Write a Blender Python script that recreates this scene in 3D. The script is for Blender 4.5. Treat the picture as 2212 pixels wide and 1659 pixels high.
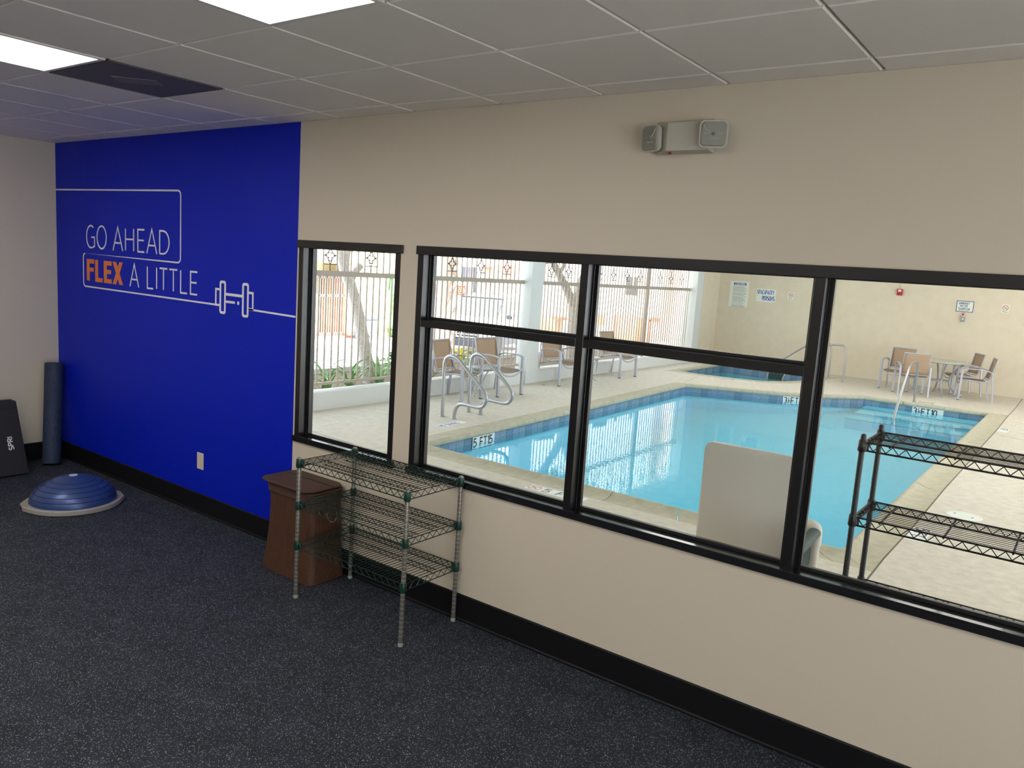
import bpy, bmesh, math, random
from mathutils import Vector, Matrix, Euler
random.seed(7)
for o in list(bpy.data.objects):
    bpy.data.objects.remove(o, do_unlink=True)
SC = bpy.context.scene
COL = SC.collection
PI = math.pi

# ------------------------------------------------------------------ camera
cam_d = bpy.data.cameras.new('camera')
cam_d.sensor_width = 36.0
cam_d.lens = 1707.2658 / 2212 * 36.0
cam_d.clip_start = 0.05
cam_d.clip_end = 300
cam = bpy.data.objects.new('camera', cam_d)
cam.location = (0, -3.32174, 1.99968)
cam.rotation_euler = (1.42627810, -0.0655306, 0.64237550)
COL.objects.link(cam)
SC.camera = cam

# ------------------------------------------------------------------ world, sun, exposure
W = bpy.data.worlds.new('sky')
SC.world = W
W.use_nodes = True
bg = W.node_tree.nodes['Background']
bg.inputs['Color'].default_value = (0.80, 0.90, 1.0, 1)
bg.inputs['Strength'].default_value = 4.5
sun_d = bpy.data.lights.new('sun', 'SUN')
sun_d.energy = 30.0
sun_d.angle = math.radians(0.6)
sun_d.color = (1.0, 0.965, 0.92)
sun = bpy.data.objects.new('sun', sun_d)
sun.rotation_euler = Vector((-0.50, -0.15, -0.85)).to_track_quat('-Z', 'Y').to_euler()
sun.location = (10, 5, 20)
COL.objects.link(sun)
SC.view_settings.view_transform = 'Standard'
SC.view_settings.look = 'None'
SC.view_settings.gamma = 1.0
SC.view_settings.use_curve_mapping = False
SC.view_settings.exposure = 0.0
LAMP = 10.5                      # radiance of the ceiling troffers
try:
    cy = SC.cycles
    cy.use_denoising = True
    cy.max_bounces = 10
    cy.diffuse_bounces = 5
    cy.glossy_bounces = 4
    cy.transparent_max_bounces = 24
    cy.caustics_reflective = False
    cy.caustics_refractive = False
    cy.sample_clamp_indirect = 6.0
except Exception:
    pass

# ------------------------------------------------------------------ materials
def lin(c):
    return tuple(((v / 255) / 12.92 if v / 255 <= 0.04045 else ((v / 255 + 0.055) / 1.055) ** 2.4) for v in c)

def _new(name):
    m = bpy.data.materials.new(name)
    m.use_nodes = True
    nt = m.node_tree
    return m, nt, nt.nodes['Principled BSDF']

def _coord(nt, scale, obj=True):
    tc = nt.nodes.new('ShaderNodeTexCoord')
    mp = nt.nodes.new('ShaderNodeMapping')
    s = scale if isinstance(scale, (tuple, list)) else (scale,) * 3
    mp.inputs['Scale'].default_value = s
    nt.links.new(tc.outputs['Object'], mp.inputs['Vector'])
    return mp.outputs['Vector']

def mat(name, rgb, rough=0.6, metal=0.0, var=0.0, vscale=6.0, bump=0.0, bscale=60.0, spec=0.5, alpha=None, srgb=True):
    m, nt, b = _new(name)
    c = lin(rgb) if srgb else rgb
    b.inputs['Base Color'].default_value = (*c, 1)
    b.inputs['Roughness'].default_value = rough
    b.inputs['Metallic'].default_value = metal
    b.inputs['Specular IOR Level'].default_value = spec
    if var > 0:
        n = nt.nodes.new('ShaderNodeTexNoise')
        n.inputs['Detail'].default_value = 5
        nt.links.new(_coord(nt, vscale), n.inputs['Vector'])
        r = nt.nodes.new('ShaderNodeValToRGB')
        lo = tuple(max(0, v * (1 - var)) for v in c)
        hi = tuple(min(1, v * (1 + var)) for v in c)
        r.color_ramp.elements[0].position = 0.3
        r.color_ramp.elements[1].position = 0.7
        r.color_ramp.elements[0].color = (*lo, 1)
        r.color_ramp.elements[1].color = (*hi, 1)
        nt.links.new(n.outputs['Fac'], r.inputs['Fac'])
        nt.links.new(r.outputs['Color'], b.inputs['Base Color'])
    if bump > 0:
        n2 = nt.nodes.new('ShaderNodeTexNoise')
        n2.inputs['Detail'].default_value = 4
        nt.links.new(_coord(nt, bscale), n2.inputs['Vector'])
        bp = nt.nodes.new('ShaderNodeBump')
        bp.inputs['Strength'].default_value = bump
        bp.inputs['Distance'].default_value = 0.01
        nt.links.new(n2.outputs['Fac'], bp.inputs['Height'])
        nt.links.new(bp.outputs['Normal'], b.inputs['Normal'])
    return m

def emit(name, rgb, s):
    m, nt, b = _new(name)
    b.inputs['Base Color'].default_value = (0.8, 0.8, 0.8, 1)
    b.inputs['Emission Color'].default_value = (*rgb, 1)
    b.inputs['Emission Strength'].default_value = s
    return m

def glass_mat():
    m, nt, b = _new('window_glass')
    nt.nodes.remove(b)
    out = nt.nodes['Material Output']
    tr = nt.nodes.new('ShaderNodeBsdfTransparent')
    tr.inputs['Color'].default_value = (0.965, 0.975, 0.965, 1)
    gl = nt.nodes.new('ShaderNodeBsdfGlossy')
    gl.inputs['Roughness'].default_value = 0.02
    fr = nt.nodes.new('ShaderNodeFresnel')
    fr.inputs['IOR'].default_value = 1.45
    mx = nt.nodes.new('ShaderNodeMixShader')
    ge = nt.nodes.new('ShaderNodeNewGeometry')      # only the face the light enters by reflects
    fm = nt.nodes.new('ShaderNodeMath'); fm.operation = 'SUBTRACT'; fm.use_clamp = True
    nt.links.new(fr.outputs['Fac'], fm.inputs[0]); nt.links.new(ge.outputs['Backfacing'], fm.inputs[1])
    nt.links.new(fm.outputs[0], mx.inputs['Fac'])
    nt.links.new(tr.outputs['BSDF'], mx.inputs[1])
    nt.links.new(gl.outputs['BSDF'], mx.inputs[2])
    # dried water specks, thickest near the sill
    vo = nt.nodes.new('ShaderNodeTexVoronoi')
    vo.inputs['Scale'].default_value = 1.0
    vec = _coord(nt, (75, 10, 60))
    nt.links.new(vec, vo.inputs['Vector'])
    lt = nt.nodes.new('ShaderNodeMath'); lt.operation = 'LESS_THAN'
    lt.inputs[1].default_value = 0.13
    nt.links.new(vo.outputs['Distance'], lt.inputs[0])
    no = nt.nodes.new('ShaderNodeTexNoise')
    nt.links.new(_coord(nt, 2.2), no.inputs['Vector'])
    mr = nt.nodes.new('ShaderNodeMapRange')
    mr.inputs['From Min'].default_value = 0.52
    mr.inputs['From Max'].default_value = 0.72
    mr.inputs['To Max'].default_value = 0.15
    nt.links.new(no.outputs['Fac'], mr.inputs['Value'])
    mu = nt.nodes.new('ShaderNodeMath'); mu.operation = 'MULTIPLY'
    nt.links.new(lt.outputs[0], mu.inputs[0]); nt.links.new(mr.outputs['Result'], mu.inputs[1])
    df = nt.nodes.new('ShaderNodeBsdfTranslucent')
    df.inputs['Color'].default_value = (0.9, 0.9, 0.88, 1)
    mx2 = nt.nodes.new('ShaderNodeMixShader')
    nt.links.new(mu.outputs[0], mx2.inputs['Fac'])
    nt.links.new(mx.outputs['Shader'], mx2.inputs[1])
    nt.links.new(df.outputs['BSDF'], mx2.inputs[2])
    nt.links.new(mx2.outputs['Shader'], out.inputs['Surface'])
    return m

def water_mat(name, tint, bump):
    m, nt, b = _new(name)
    nt.nodes.remove(b)
    out = nt.nodes['Material Output']
    tr = nt.nodes.new('ShaderNodeBsdfTransparent')
    tr.inputs['Color'].default_value = (*tint, 1)
    gl = nt.nodes.new('ShaderNodeBsdfGlossy')
    gl.inputs['Roughness'].default_value = 0.01
    fr = nt.nodes.new('ShaderNodeFresnel')
    fr.inputs['IOR'].default_value = 1.42
    n = nt.nodes.new('ShaderNodeTexNoise')
    n.inputs['Detail'].default_value = 2
    nt.links.new(_coord(nt, (3.0, 3.0, 3.0)), n.inputs['Vector'])
    bp = nt.nodes.new('ShaderNodeBump')
    bp.inputs['Strength'].default_value = bump
    bp.inputs['Distance'].default_value = 0.02
    nt.links.new(n.outputs['Fac'], bp.inputs['Height'])
    nt.links.new(bp.outputs['Normal'], gl.inputs['Normal'])
    mx = nt.nodes.new('ShaderNodeMixShader')
    ge = nt.nodes.new('ShaderNodeNewGeometry')      # only the face the light enters by reflects
    fm = nt.nodes.new('ShaderNodeMath'); fm.operation = 'SUBTRACT'; fm.use_clamp = True
    nt.links.new(fr.outputs['Fac'], fm.inputs[0]); nt.links.new(ge.outputs['Backfacing'], fm.inputs[1])
    nt.links.new(fm.outputs[0], mx.inputs['Fac'])
    nt.links.new(tr.outputs['BSDF'], mx.inputs[1])
    nt.links.new(gl.outputs['BSDF'], mx.inputs[2])
    nt.links.new(mx.outputs['Shader'], out.inputs['Surface'])
    return m

def rubber_mat():
    m, nt, b = _new('rubber_floor')
    b.inputs['Roughness'].default_value = 0.75
    b.inputs['Specular IOR Level'].default_value = 0.3
    vec = _coord(nt, 1.0)
    def flecks(scale, th):
        vo = nt.nodes.new('ShaderNodeTexVoronoi')
        vo.inputs['Scale'].default_value = scale
        nt.links.new(vec, vo.inputs['Vector'])
        wn = nt.nodes.new('ShaderNodeSeparateColor')
        nt.links.new(vo.outputs['Color'], wn.inputs['Color'])
        a = nt.nodes.new('ShaderNodeMath'); a.operation = 'GREATER_THAN'; a.inputs[1].default_value = th
        nt.links.new(wn.outputs['Red'], a.inputs[0])
        d = nt.nodes.new('ShaderNodeMath'); d.operation = 'LESS_THAN'; d.inputs[1].default_value = 0.36
        nt.links.new(vo.outputs['Distance'], d.inputs[0])
        mu = nt.nodes.new('ShaderNodeMath'); mu.operation = 'MULTIPLY'
        nt.links.new(a.outputs[0], mu.inputs[0]); nt.links.new(d.outputs[0], mu.inputs[1])
        return mu.outputs[0], wn.outputs['Green']
    f1, g1 = flecks(230.0, 0.72)
    f2, g2 = flecks(150.0, 0.90)
    mxx = nt.nodes.new('ShaderNodeMath'); mxx.operation = 'MAXIMUM'
    nt.links.new(f1, mxx.inputs[0]); nt.links.new(f2, mxx.inputs[1])
    ramp = nt.nodes.new('ShaderNodeValToRGB')
    ramp.color_ramp.elements[0].color = (*lin((62, 72, 92)), 1)
    ramp.color_ramp.elements[1].color = (*lin((185, 192, 200)), 1)
    nt.links.new(g1, ramp.inputs['Fac'])
    n = nt.nodes.new('ShaderNodeTexNoise')
    n.inputs['Detail'].default_value = 3
    nt.links.new(_coord(nt, 1.3), n.inputs['Vector'])
    base = nt.nodes.new('ShaderNodeValToRGB')
    base.color_ramp.elements[0].color = (*lin((28, 31, 39)), 1)
    base.color_ramp.elements[1].color = (*lin((39, 43, 53)), 1)
    base.color_ramp.elements[0].position = 0.35
    base.color_ramp.elements[1].position = 0.65
    nt.links.new(n.outputs['Fac'], base.inputs['Fac'])
    mix = nt.nodes.new('ShaderNodeMix'); mix.data_type = 'RGBA'
    nt.links.new(mxx.outputs[0], mix.inputs['Factor'])
    nt.links.new(base.outputs['Color'], mix.inputs['A'])
    nt.links.new(ramp.outputs['Color'], mix.inputs['B'])
    nt.links.new(mix.outputs['Result'], b.inputs['Base Color'])
    return m

def deck_mat(name, rgb, var=0.10):
    m, nt, b = _new(name)
    b.inputs['Roughness'].default_value = 0.7
    b.inputs['Specular IOR Level'].default_value = 0.35
    c = lin(rgb)
    n = nt.nodes.new('ShaderNodeTexNoise'); n.inputs['Detail'].default_value = 8
    n.inputs['Roughness'].default_value = 0.65
    nt.links.new(_coord(nt, 2.0), n.inputs['Vector'])
    r = nt.nodes.new('ShaderNodeValToRGB')
    r.color_ramp.elements[0].position = 0.3; r.color_ramp.elements[1].position = 0.72
    r.color_ramp.elements[0].color = (*(v * (1 - var) for v in c), 1)
    r.color_ramp.elements[1].color = (*(min(1, v * (1 + var)) for v in c), 1)
    nt.links.new(n.outputs['Fac'], r.inputs['Fac'])
    nt.links.new(r.outputs['Color'], b.inputs['Base Color'])
    n2 = nt.nodes.new('ShaderNodeTexNoise'); n2.inputs['Detail'].default_value = 6
    n2.inputs['Distortion'].default_value = 0.6
    nt.links.new(_coord(nt, (9, 22, 9)), n2.inputs['Vector'])
    r2 = nt.nodes.new('ShaderNodeValToRGB')
    r2.color_ramp.elements[0].position = 0.42; r2.color_ramp.elements[1].position = 0.62
    nt.links.new(n2.outputs['Fac'], r2.inputs['Fac'])
    bp = nt.nodes.new('ShaderNodeBump'); bp.inputs['Strength'].default_value = 0.35
    bp.inputs['Distance'].default_value = 0.006
    nt.links.new(r2.outputs['Color'], bp.inputs['Height'])
    nt.links.new(bp.outputs['Normal'], b.inputs['Normal'])
    return m

def tile_mat(name, c0, c1, c2):
    m, nt, b = _new(name)
    b.inputs['Roughness'].default_value = 0.25
    n = nt.nodes.new('ShaderNodeTexNoise'); n.inputs['Detail'].default_value = 6
    n.inputs['Distortion'].default_value = 1.5
    nt.links.new(_coord(nt, 42), n.inputs['Vector'])
    r = nt.nodes.new('ShaderNodeValToRGB')
    r.color_ramp.elements[0].position = 0.36; r.color_ramp.elements[0].color = (*lin(c0), 1)
    r.color_ramp.elements[1].position = 0.60; r.color_ramp.elements[1].color = (*lin(c2), 1)
    e = r.color_ramp.elements.new(0.5); e.color = (*lin(c1), 1)
    nt.links.new(n.outputs['Fac'], r.inputs['Fac'])
    nt.links.new(r.outputs['Color'], b.inputs['Base Color'])
    return m

def grain_mat(name, c0, c1, scale, rough=0.6):
    m, nt, b = _new(name)
    b.inputs['Roughness'].default_value = rough
    n = nt.nodes.new('ShaderNodeTexNoise'); n.inputs['Detail'].default_value = 5
    nt.links.new(_coord(nt, scale), n.inputs['Vector'])
    r = nt.nodes.new('ShaderNodeValToRGB')
    r.color_ramp.elements[0].position = 0.3; r.color_ramp.elements[0].color = (*lin(c0), 1)
    r.color_ramp.elements[1].position = 0.7; r.color_ramp.elements[1].color = (*lin(c1), 1)
    nt.links.new(n.outputs['Fac'], r.inputs['Fac'])
    nt.links.new(r.outputs['Color'], b.inputs['Base Color'])
    return m

M = {}
M['wall'] = mat('beige_wall_paint', (212, 200, 182), 0.55, bump=0.05, bscale=140, spec=0.35)
M['blue'] = mat('royal_blue_paint', (3, 32, 190), 0.5, bump=0.05, bscale=140, spec=0.2)
M['white_vinyl'] = mat('white_vinyl', (240, 238, 240), 0.5)
M['orange_vinyl'] = mat('orange_vinyl', (240, 130, 62), 0.5)
M['rubber'] = rubber_mat()
M['black_base'] = mat('black_rubber_base', (11, 12, 16), 0.55, spec=0.3)
M['tile'] = mat('ceiling_tile', (243, 238, 231), 0.9, bump=0.15, bscale=260, spec=0.1)
M['grid'] = mat('ceiling_grid', (205, 199, 190), 0.5)
M['plenum'] = mat('dark_plenum', (60, 58, 56), 0.9)
M['frame'] = mat('black_window_frame', (20, 20, 23), 0.30, spec=0.6, bump=0.03, bscale=90)
M['sill'] = mat('black_gloss_sill', (20, 21, 24), 0.14, spec=0.8)
M['gasket'] = mat('black_gasket', (6, 6, 8), 0.8)
M['glass'] = glass_mat()
M['pool_fill'] = emit('pool_fill_emitter', (1.0, 0.95, 0.90), 13.0)  # emitter of the fill lights added over the pool
M['lamp'] = emit('lit_diffuser', (1.0, 0.96, 0.90), LAMP)
M['white_metal'] = mat('white_enamel', (228, 224, 214), 0.45)
M['vent'] = mat('grey_perforated_metal', (92, 88, 86), 0.6, var=0.15, vscale=300)
M['vent2'] = mat('grey_plate', (122, 117, 113), 0.6)
M['almond'] = mat('almond_plastic', (225, 212, 190), 0.4)
M['el_body'] = mat('white_plastic_case', (184, 180, 167), 0.45)
M['lens'] = mat('clear_ribbed_lens', (150, 149, 140), 0.25, spec=0.35, bump=0.25, bscale=120)
M['chrome'] = mat('chrome', (232, 230, 226), 0.25, 0.5)
M['red'] = mat('red_enamel', (176, 22, 36), 0.35)
M['green_epoxy'] = mat('dark_green_epoxy', (13, 40, 32), 0.35, spec=0.6)
M['green_collar'] = mat('green_plastic_collar', (12, 54, 42), 0.35)
M['zinc'] = mat('zinc_post', (132, 127, 120), 0.3, 0.55)
M['zinc_ring'] = mat('zinc_ring', (205, 202, 196), 0.3, 0.6)
M['foot_grey'] = mat('grey_rubber_foot', (150, 158, 150), 0.6)
M['black_steel'] = mat('black_epoxy_steel', (13, 12, 17), 0.4)
M['black_post'] = mat('black_post', (34, 38, 44), 0.45)
M['bin'] = grain_mat('brown_bamboo_weave', (54, 32, 22), (96, 60, 40), (60, 60, 1.4), 0.6)
M['bin_lid'] = mat('brown_fabric_lid', (78, 54, 43), 0.75, bump=0.2, bscale=300)
M['rope'] = mat('pale_cord', (150, 120, 100), 0.8)
M['dome'] = mat('blue_vinyl_dome', (52, 76, 132), 0.33, 0.25, spec=0.7)
M['dome_line'] = mat('dark_blue_ridge', (22, 34, 72), 0.5)
M['dome_base'] = mat('grey_plastic_base', (160, 154, 148), 0.5)
M['plug'] = mat('pale_plug', (210, 218, 235), 0.35)
M['roller'] = grain_mat('blue_foam', (32, 42, 64), (48, 62, 92), (14, 14, 4), 0.7)
M['mat_black'] = mat('black_mat_vinyl', (30, 28, 32), 0.6, bump=0.1, bscale=200)
M['white_print'] = mat('white_print', (235, 235, 232), 0.5)
M['deck'] = deck_mat('textured_pool_deck', (212, 205, 194), 0.13)
M['coping'] = deck_mat('cast_coping', (190, 184, 164), 0.14)
M['joint'] = mat('dark_joint', (110, 100, 84), 0.9)
M['plaster'] = mat('pool_plaster', (138, 214, 240), 0.8, var=0.04, vscale=2)
M['t1'] = tile_mat('blue_glazed_tile', (34, 58, 104), (92, 126, 170), (186, 204, 214))
M['t2'] = tile_mat('blue_grey_glazed_tile', (40, 64, 106), (104, 134, 164), (184, 200, 206))
M['t3'] = tile_mat('teal_glazed_tile', (28, 52, 92), (80, 114, 150), (158, 184, 198))
M['water'] = water_mat('pool_water', (0.66, 0.94, 0.99), 0.02)
M['spa_water'] = water_mat('spa_water', (0.66, 0.88, 0.86), 0.03)
M['marker'] = mat('white_marker_tile', (232, 236, 236), 0.3)
M['ink'] = mat('black_ink', (22, 24, 32), 0.5)
M['ink_grey'] = mat('faded_ink', (110, 112, 120), 0.6)
M['ink_blue'] = mat('blue_ink', (52, 84, 178), 0.5)
M['ink_navy'] = mat('navy_ink', (46, 62, 140), 0.5)
M['ink_red'] = mat('red_ink', (196, 70, 70), 0.5)
M['ink_pink'] = mat('faded_red_ink', (222, 150, 158), 0.6)
M['sign_white'] = mat('white_sign_sheet', (232, 238, 226), 0.45)
M['stucco'] = mat('pale_stucco', (218, 221, 222), 0.85, bump=0.2, bscale=120)
M['beige_stucco'] = mat('beige_stucco', (222, 211, 191), 0.85, bump=0.08, bscale=70, var=0.03, vscale=1.2)
M['pool_ceiling'] = mat('pool_ceiling_paint', (226, 222, 212), 0.85)
M['steel'] = mat('brushed_stainless', (176, 176, 180), 0.34, 0.8)
M['alu'] = mat('silver_powder_coat', (180, 182, 194), 0.4, 0.3)
M['sling'] = grain_mat('tan_mesh_sling', (160, 132, 108), (186, 158, 134), (260, 260, 260), 0.8)
M['sling_grey'] = grain_mat('taupe_mesh_sling', (132, 112, 100), (160, 140, 124), (260, 260, 260), 0.8)
M['glass_top'] = mat('frosted_table_top', (176, 182, 176), 0.2, spec=0.6)
M['fence'] = mat('greige_fence_paint', (172, 161, 150), 0.5)
M['wrought'] = mat('dark_wrought_iron', (92, 86, 88), 0.55)
M['pvc'] = mat('white_pvc', (222, 217, 208), 0.35)
M['board'] = mat('white_plastic_board', (210, 206, 200), 0.4)
M['foam_grey'] = mat('grey_foam_sleeve', (84, 96, 96), 0.7)
M['fabric_green'] = mat('dark_green_fabric', (36, 58, 56), 0.8)
M['lid'] = mat('white_lid', (226, 232, 226), 0.4)
M['leaf'] = grain_mat('strap_leaf', (84, 140, 72), (150, 190, 122), (3, 3, 6), 0.5)
M['leaf_yellow'] = grain_mat('yellow_palm_leaf', (206, 200, 30), (238, 232, 90), (3, 3, 6), 0.5)
M['leaf_dark'] = grain_mat('magnolia_leaf', (52, 84, 40), (120, 146, 74), (5, 5, 5), 0.45)
M['leaf_banana'] = grain_mat('banana_leaf', (110, 184, 110), (166, 216, 140), (2, 2, 6), 0.45)
M['bark'] = grain_mat('pale_bark', (176, 164, 158), (226, 220, 218), (14, 14, 5), 0.9)
M['bark_grey'] = grain_mat('grey_bark', (140, 128, 122), (200, 190, 182), (12, 12, 4), 0.9)
M['bark_palm'] = grain_mat('palm_bark', (190, 150, 134), (222, 196, 182), (8, 8, 22), 0.9)
M['soil'] = mat('planter_soil', (112, 96, 80), 0.95, var=0.2, vscale=9)
M['asphalt'] = mat('pale_paving', (196, 198, 202), 0.9, var=0.06, vscale=0.7)
M['b_white'] = mat('white_render', (232, 228, 220), 0.9)
M['b_yellow'] = mat('yellow_render', (246, 228, 168), 0.9)
M['b_pink'] = mat('salmon_render', (236, 184, 168), 0.9)
M['b_orange'] = mat('orange_render', (236, 176, 142), 0.9)
M['terracotta'] = mat('terracotta', (214, 120, 96), 0.85)
M['gate_dark'] = mat('grey_gate_steel', (160, 146, 148), 0.6)
M['win_dark'] = mat('dark_window_glass', (72, 74, 86), 0.15, spec=0.7)
M['wood'] = grain_mat('brown_timber', (130, 92, 64), (168, 124, 88), (3, 30, 30), 0.7)
M['trash'] = mat('blue_grey_plastic', (104, 116, 138), 0.5)
M['car_white'] = mat('white_car_paint', (236, 236, 236), 0.2, spec=0.6)
M['car_black'] = mat('black_car_trim', (40, 44, 56), 0.4)
M['car_glass'] = mat('tinted_car_glass', (90, 104, 120), 0.08, spec=0.8)
M['tyre'] = mat('black_tyre', (26, 26, 28), 0.8)
M['conduit'] = mat('painted_conduit', (226, 210, 180), 0.6)
M['grey_box'] = mat('grey_switch_box', (150, 158, 162), 0.4)

# ------------------------------------------------------------------ mesh helpers
class MB:
    def __init__(s):
        s.v = []; s.f = []; s.m = []
    def add(s, vs, fs, m=0):
        n = len(s.v)
        s.v += [tuple(v) for v in vs]
        s.f += [tuple(i + n for i in f) for f in fs]
        s.m += [m] * len(fs)
    def box(s, x0, x1, y0, y1, z0, z1, m=0):
        vs = [(x, y, z) for x in (x0, x1) for y in (y0, y1) for z in (z0, z1)]
        s.add(vs, [(0, 1, 3, 2), (4, 6, 7, 5), (0, 4, 5, 1), (2, 3, 7, 6), (0, 2, 6, 4), (1, 5, 7, 3)], m)
        return s
    def obox(s, c, size, rot=None, m=0):
        R = rot if rot is not None else Matrix.Identity(3)
        vs = []
        for x in (-.5, .5):
            for y in (-.5, .5):
                for z in (-.5, .5):
                    vs.append(Vector(c) + R @ Vector((x * size[0], y * size[1], z * size[2])))
        s.add(vs, [(0, 1, 3, 2), (4, 6, 7, 5), (0, 4, 5, 1), (2, 3, 7, 6), (0, 2, 6, 4), (1, 5, 7, 3)], m)
        return s
    def tube(s, pts, r, n=8, closed=False, m=0, sq=False):
        P = [Vector(p) for p in pts]
        k = len(P)
        rs = r if isinstance(r, (list, tuple)) else [r] * k
        T = []
        for i in range(k):
            a = P[i - 1] if (i > 0 or closed) else P[i]
            b = P[(i + 1) % k] if (i < k - 1 or closed) else P[i]
            t = (b - a)
            T.append(t.normalized() if t.length > 1e-9 else Vector((0, 0, 1)))
        up = Vector((0, 0, 1)) if abs(T[0].z) < 0.9 else Vector((0, 1, 0))
        N = (up - T[0] * up.dot(T[0])).normalized()
        vs = []
        ph = PI / 4 if n == 4 else 0
        for i in range(k):
            N = (N - T[i] * N.dot(T[i])).normalized()
            B = T[i].cross(N)
            rr = rs[i] * (1.4142 if n == 4 else 1)
            for j in range(n):
                a = 2 * PI * j / n + ph
                vs.append(P[i] + (N * math.cos(a) + B * math.sin(a)) * rr)
        fs = []
        for i in range(k if closed else k - 1):
            for j in range(n):
                a = i * n + j; b = i * n + (j + 1) % n
                c = ((i + 1) % k) * n + (j + 1) % n; d = ((i + 1) % k) * n + j
                fs.append((a, b, c, d))
        if not closed:
            fs.append(tuple(reversed(range(n))))
            fs.append(tuple((k - 1) * n + j for j in range(n)))
        s.add(vs, fs, m)
        return s
    def lathe(s, prof, c=(0, 0, 0), n=24, m=0, R=None):
        vs = []; k = len(prof)
        for (r, z) in prof:
            for j in range(n):
                a = 2 * PI * j / n
                p = Vector((r * math.cos(a), r * math.sin(a), z))
                if R is not None: p = R @ p
                vs.append(Vector(c) + p)
        fs = []
        for i in range(k - 1):
            for j in range(n):
                fs.append((i * n + j, i * n + (j + 1) % n, (i + 1) * n + (j + 1) % n, (i + 1) * n + j))
        if prof[0][0] > 1e-6: fs.append(tuple(reversed(range(n))))
        if prof[-1][0] > 1e-6: fs.append(tuple((k - 1) * n + j for j in range(n)))
        s.add(vs, fs, m)
        return s
    def prism(s, poly, z0, z1, m=0, F=None):
        F = F or (lambda u, v, w: (u, v, w))
        n = len(poly)
        vs = [F(x, y, z0) for x, y in poly] + [F(x, y, z1) for x, y in poly]
        fs = [tuple(reversed(range(n))), tuple(range(n, 2 * n))]
        fs += [(i, (i + 1) % n, n + (i + 1) % n, n + i) for i in range(n)]
        s.add(vs, fs, m)
        return s
    def grid(s, fn, nu, nv, m=0, thick=None):
        vs = [fn(i / nu, j / nv) for i in range(nu + 1) for j in range(nv + 1)]
        fs = [(i * (nv + 1) + j, (i + 1) * (nv + 1) + j, (i + 1) * (nv + 1) + j + 1, i * (nv + 1) + j + 1)
              for i in range(nu) for j in range(nv)]
        s.add(vs, fs, m)
        return s
    def stroke(s, pts, w, F, t=0.002, closed=False, m=0):
        """flat ribbon of width w along 2-D points, F maps (u,v,depth) to space"""
        P = [Vector(p) for p in pts]
        k = len(P)
        if closed and (P[0] - P[-1]).length < 1e-6:
            P.pop(); k -= 1
        L = []; Rr = []
        for i in range(k):
            a = P[i - 1] if (i > 0 or closed) else None
            b = P[(i + 1) % k] if (i < k - 1 or closed) else None
            d1 = (P[i] - a).normalized() if a is not None else None
            d2 = (b - P[i]).normalized() if b is not None else None
            if d1 is None: d1 = d2
            if d2 is None: d2 = d1
            n1 = Vector((-d1.y, d1.x)); n2 = Vector((-d2.y, d2.x))
            n = (n1 + n2)
            n = n.normalized() if n.length > 1e-6 else n1
            q = max(0.45, n.dot(n1))
            L.append(P[i] + n * (w / 2 / q)); Rr.append(P[i] - n * (w / 2 / q))
        vs = []
        for dpt in (0.0, t):
            for i in range(k):
                vs.append(F(L[i].x, L[i].y, dpt)); vs.append(F(Rr[i].x, Rr[i].y, dpt))
        fs = []
        kk = 2 * k
        for i in range(k if closed else k - 1):
            a, b, c, d = 2 * i, 2 * i + 1, 2 * ((i + 1) % k) + 1, 2 * ((i + 1) % k)
            fs += [(kk + a, kk + b, kk + c, kk + d), (a, d, c, b), (a, kk + a, kk + d, d), (b, c, kk + c, kk + b)]
        s.add(vs, fs, m)
        return s

OFF = {}
def world_off(p):
    return OFF.get(p.name, Vector((0, 0, 0))) if p is not None else Vector((0, 0, 0))

def obj(name, mb, mats, parent=None, smooth=False, bevel=0.0, label=None, kind=None, segs=1, face_up=False):
    if not isinstance(mats, (list, tuple)): mats = [mats]
    me = bpy.data.meshes.new(name)
    o0 = world_off(parent)
    me.from_pydata([(v[0] - o0.x, v[1] - o0.y, v[2] - o0.z) for v in mb.v], [], mb.f)
    for mm in mats: me.materials.append(M[mm] if isinstance(mm, str) else mm)
    for p, mi in zip(me.polygons, mb.m): p.material_index = mi
    bm = bmesh.new(); bm.from_mesh(me)
    bmesh.ops.recalc_face_normals(bm, faces=bm.faces)
    if face_up:
        for f_ in bm.faces:
            f_.normal_update()
            if f_.normal.z < 0: f_.normal_flip()
    if bevel > 0:
        es = [e for e in bm.edges if len(e.link_faces) == 2 and e.calc_face_angle(0) > 0.6]
        bmesh.ops.bevel(bm, geom=es, offset=bevel, segments=segs, affect='EDGES', profile=0.5)
    bm.to_mesh(me); bm.free()
    if smooth:
        for p in me.polygons: p.use_smooth = True
        try: me.set_sharp_from_angle(angle=math.radians(50))
        except Exception: pass
    o = bpy.data.objects.new(name, me)
    COL.objects.link(o)
    if parent is not None:
        o.parent = parent
        OFF[o.name] = o0.copy()
    else:
        OFF[o.name] = Vector((0, 0, 0))
    if label: o['label'] = label
    if kind: o['kind'] = kind
    return o

def thing(name, label, cat, loc=(0, 0, 0), group=None):
    o = bpy.data.objects.new(name, None)
    o.empty_display_size = 0.1
    COL.objects.link(o)
    o.location = loc
    OFF[o.name] = Vector(loc)
    o['label'] = label; o['category'] = cat
    if group: o['group'] = group
    return o

def tag(o, label, cat, group=None):
    o['label'] = label; o['category'] = cat
    if group: o['group'] = group
    return o

def struct(name, mb=None, mats=None, loc=(0, 0, 0), **k):
    if mb is None:
        o = bpy.data.objects.new(name, None); COL.objects.link(o); o.location = loc
        OFF[o.name] = Vector(loc)
    else:
        o = obj(name, mb, mats, **k)
    o['kind'] = 'structure'
    return o

def copy_part(src, parent, loc=None, rot=None, scale=None):
    c = src.copy(); COL.objects.link(c); c.parent = parent
    if loc is not None: c.location = loc
    if rot is not None: c.rotation_euler = rot
    if scale is not None: c.scale = scale
    return c

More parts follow.
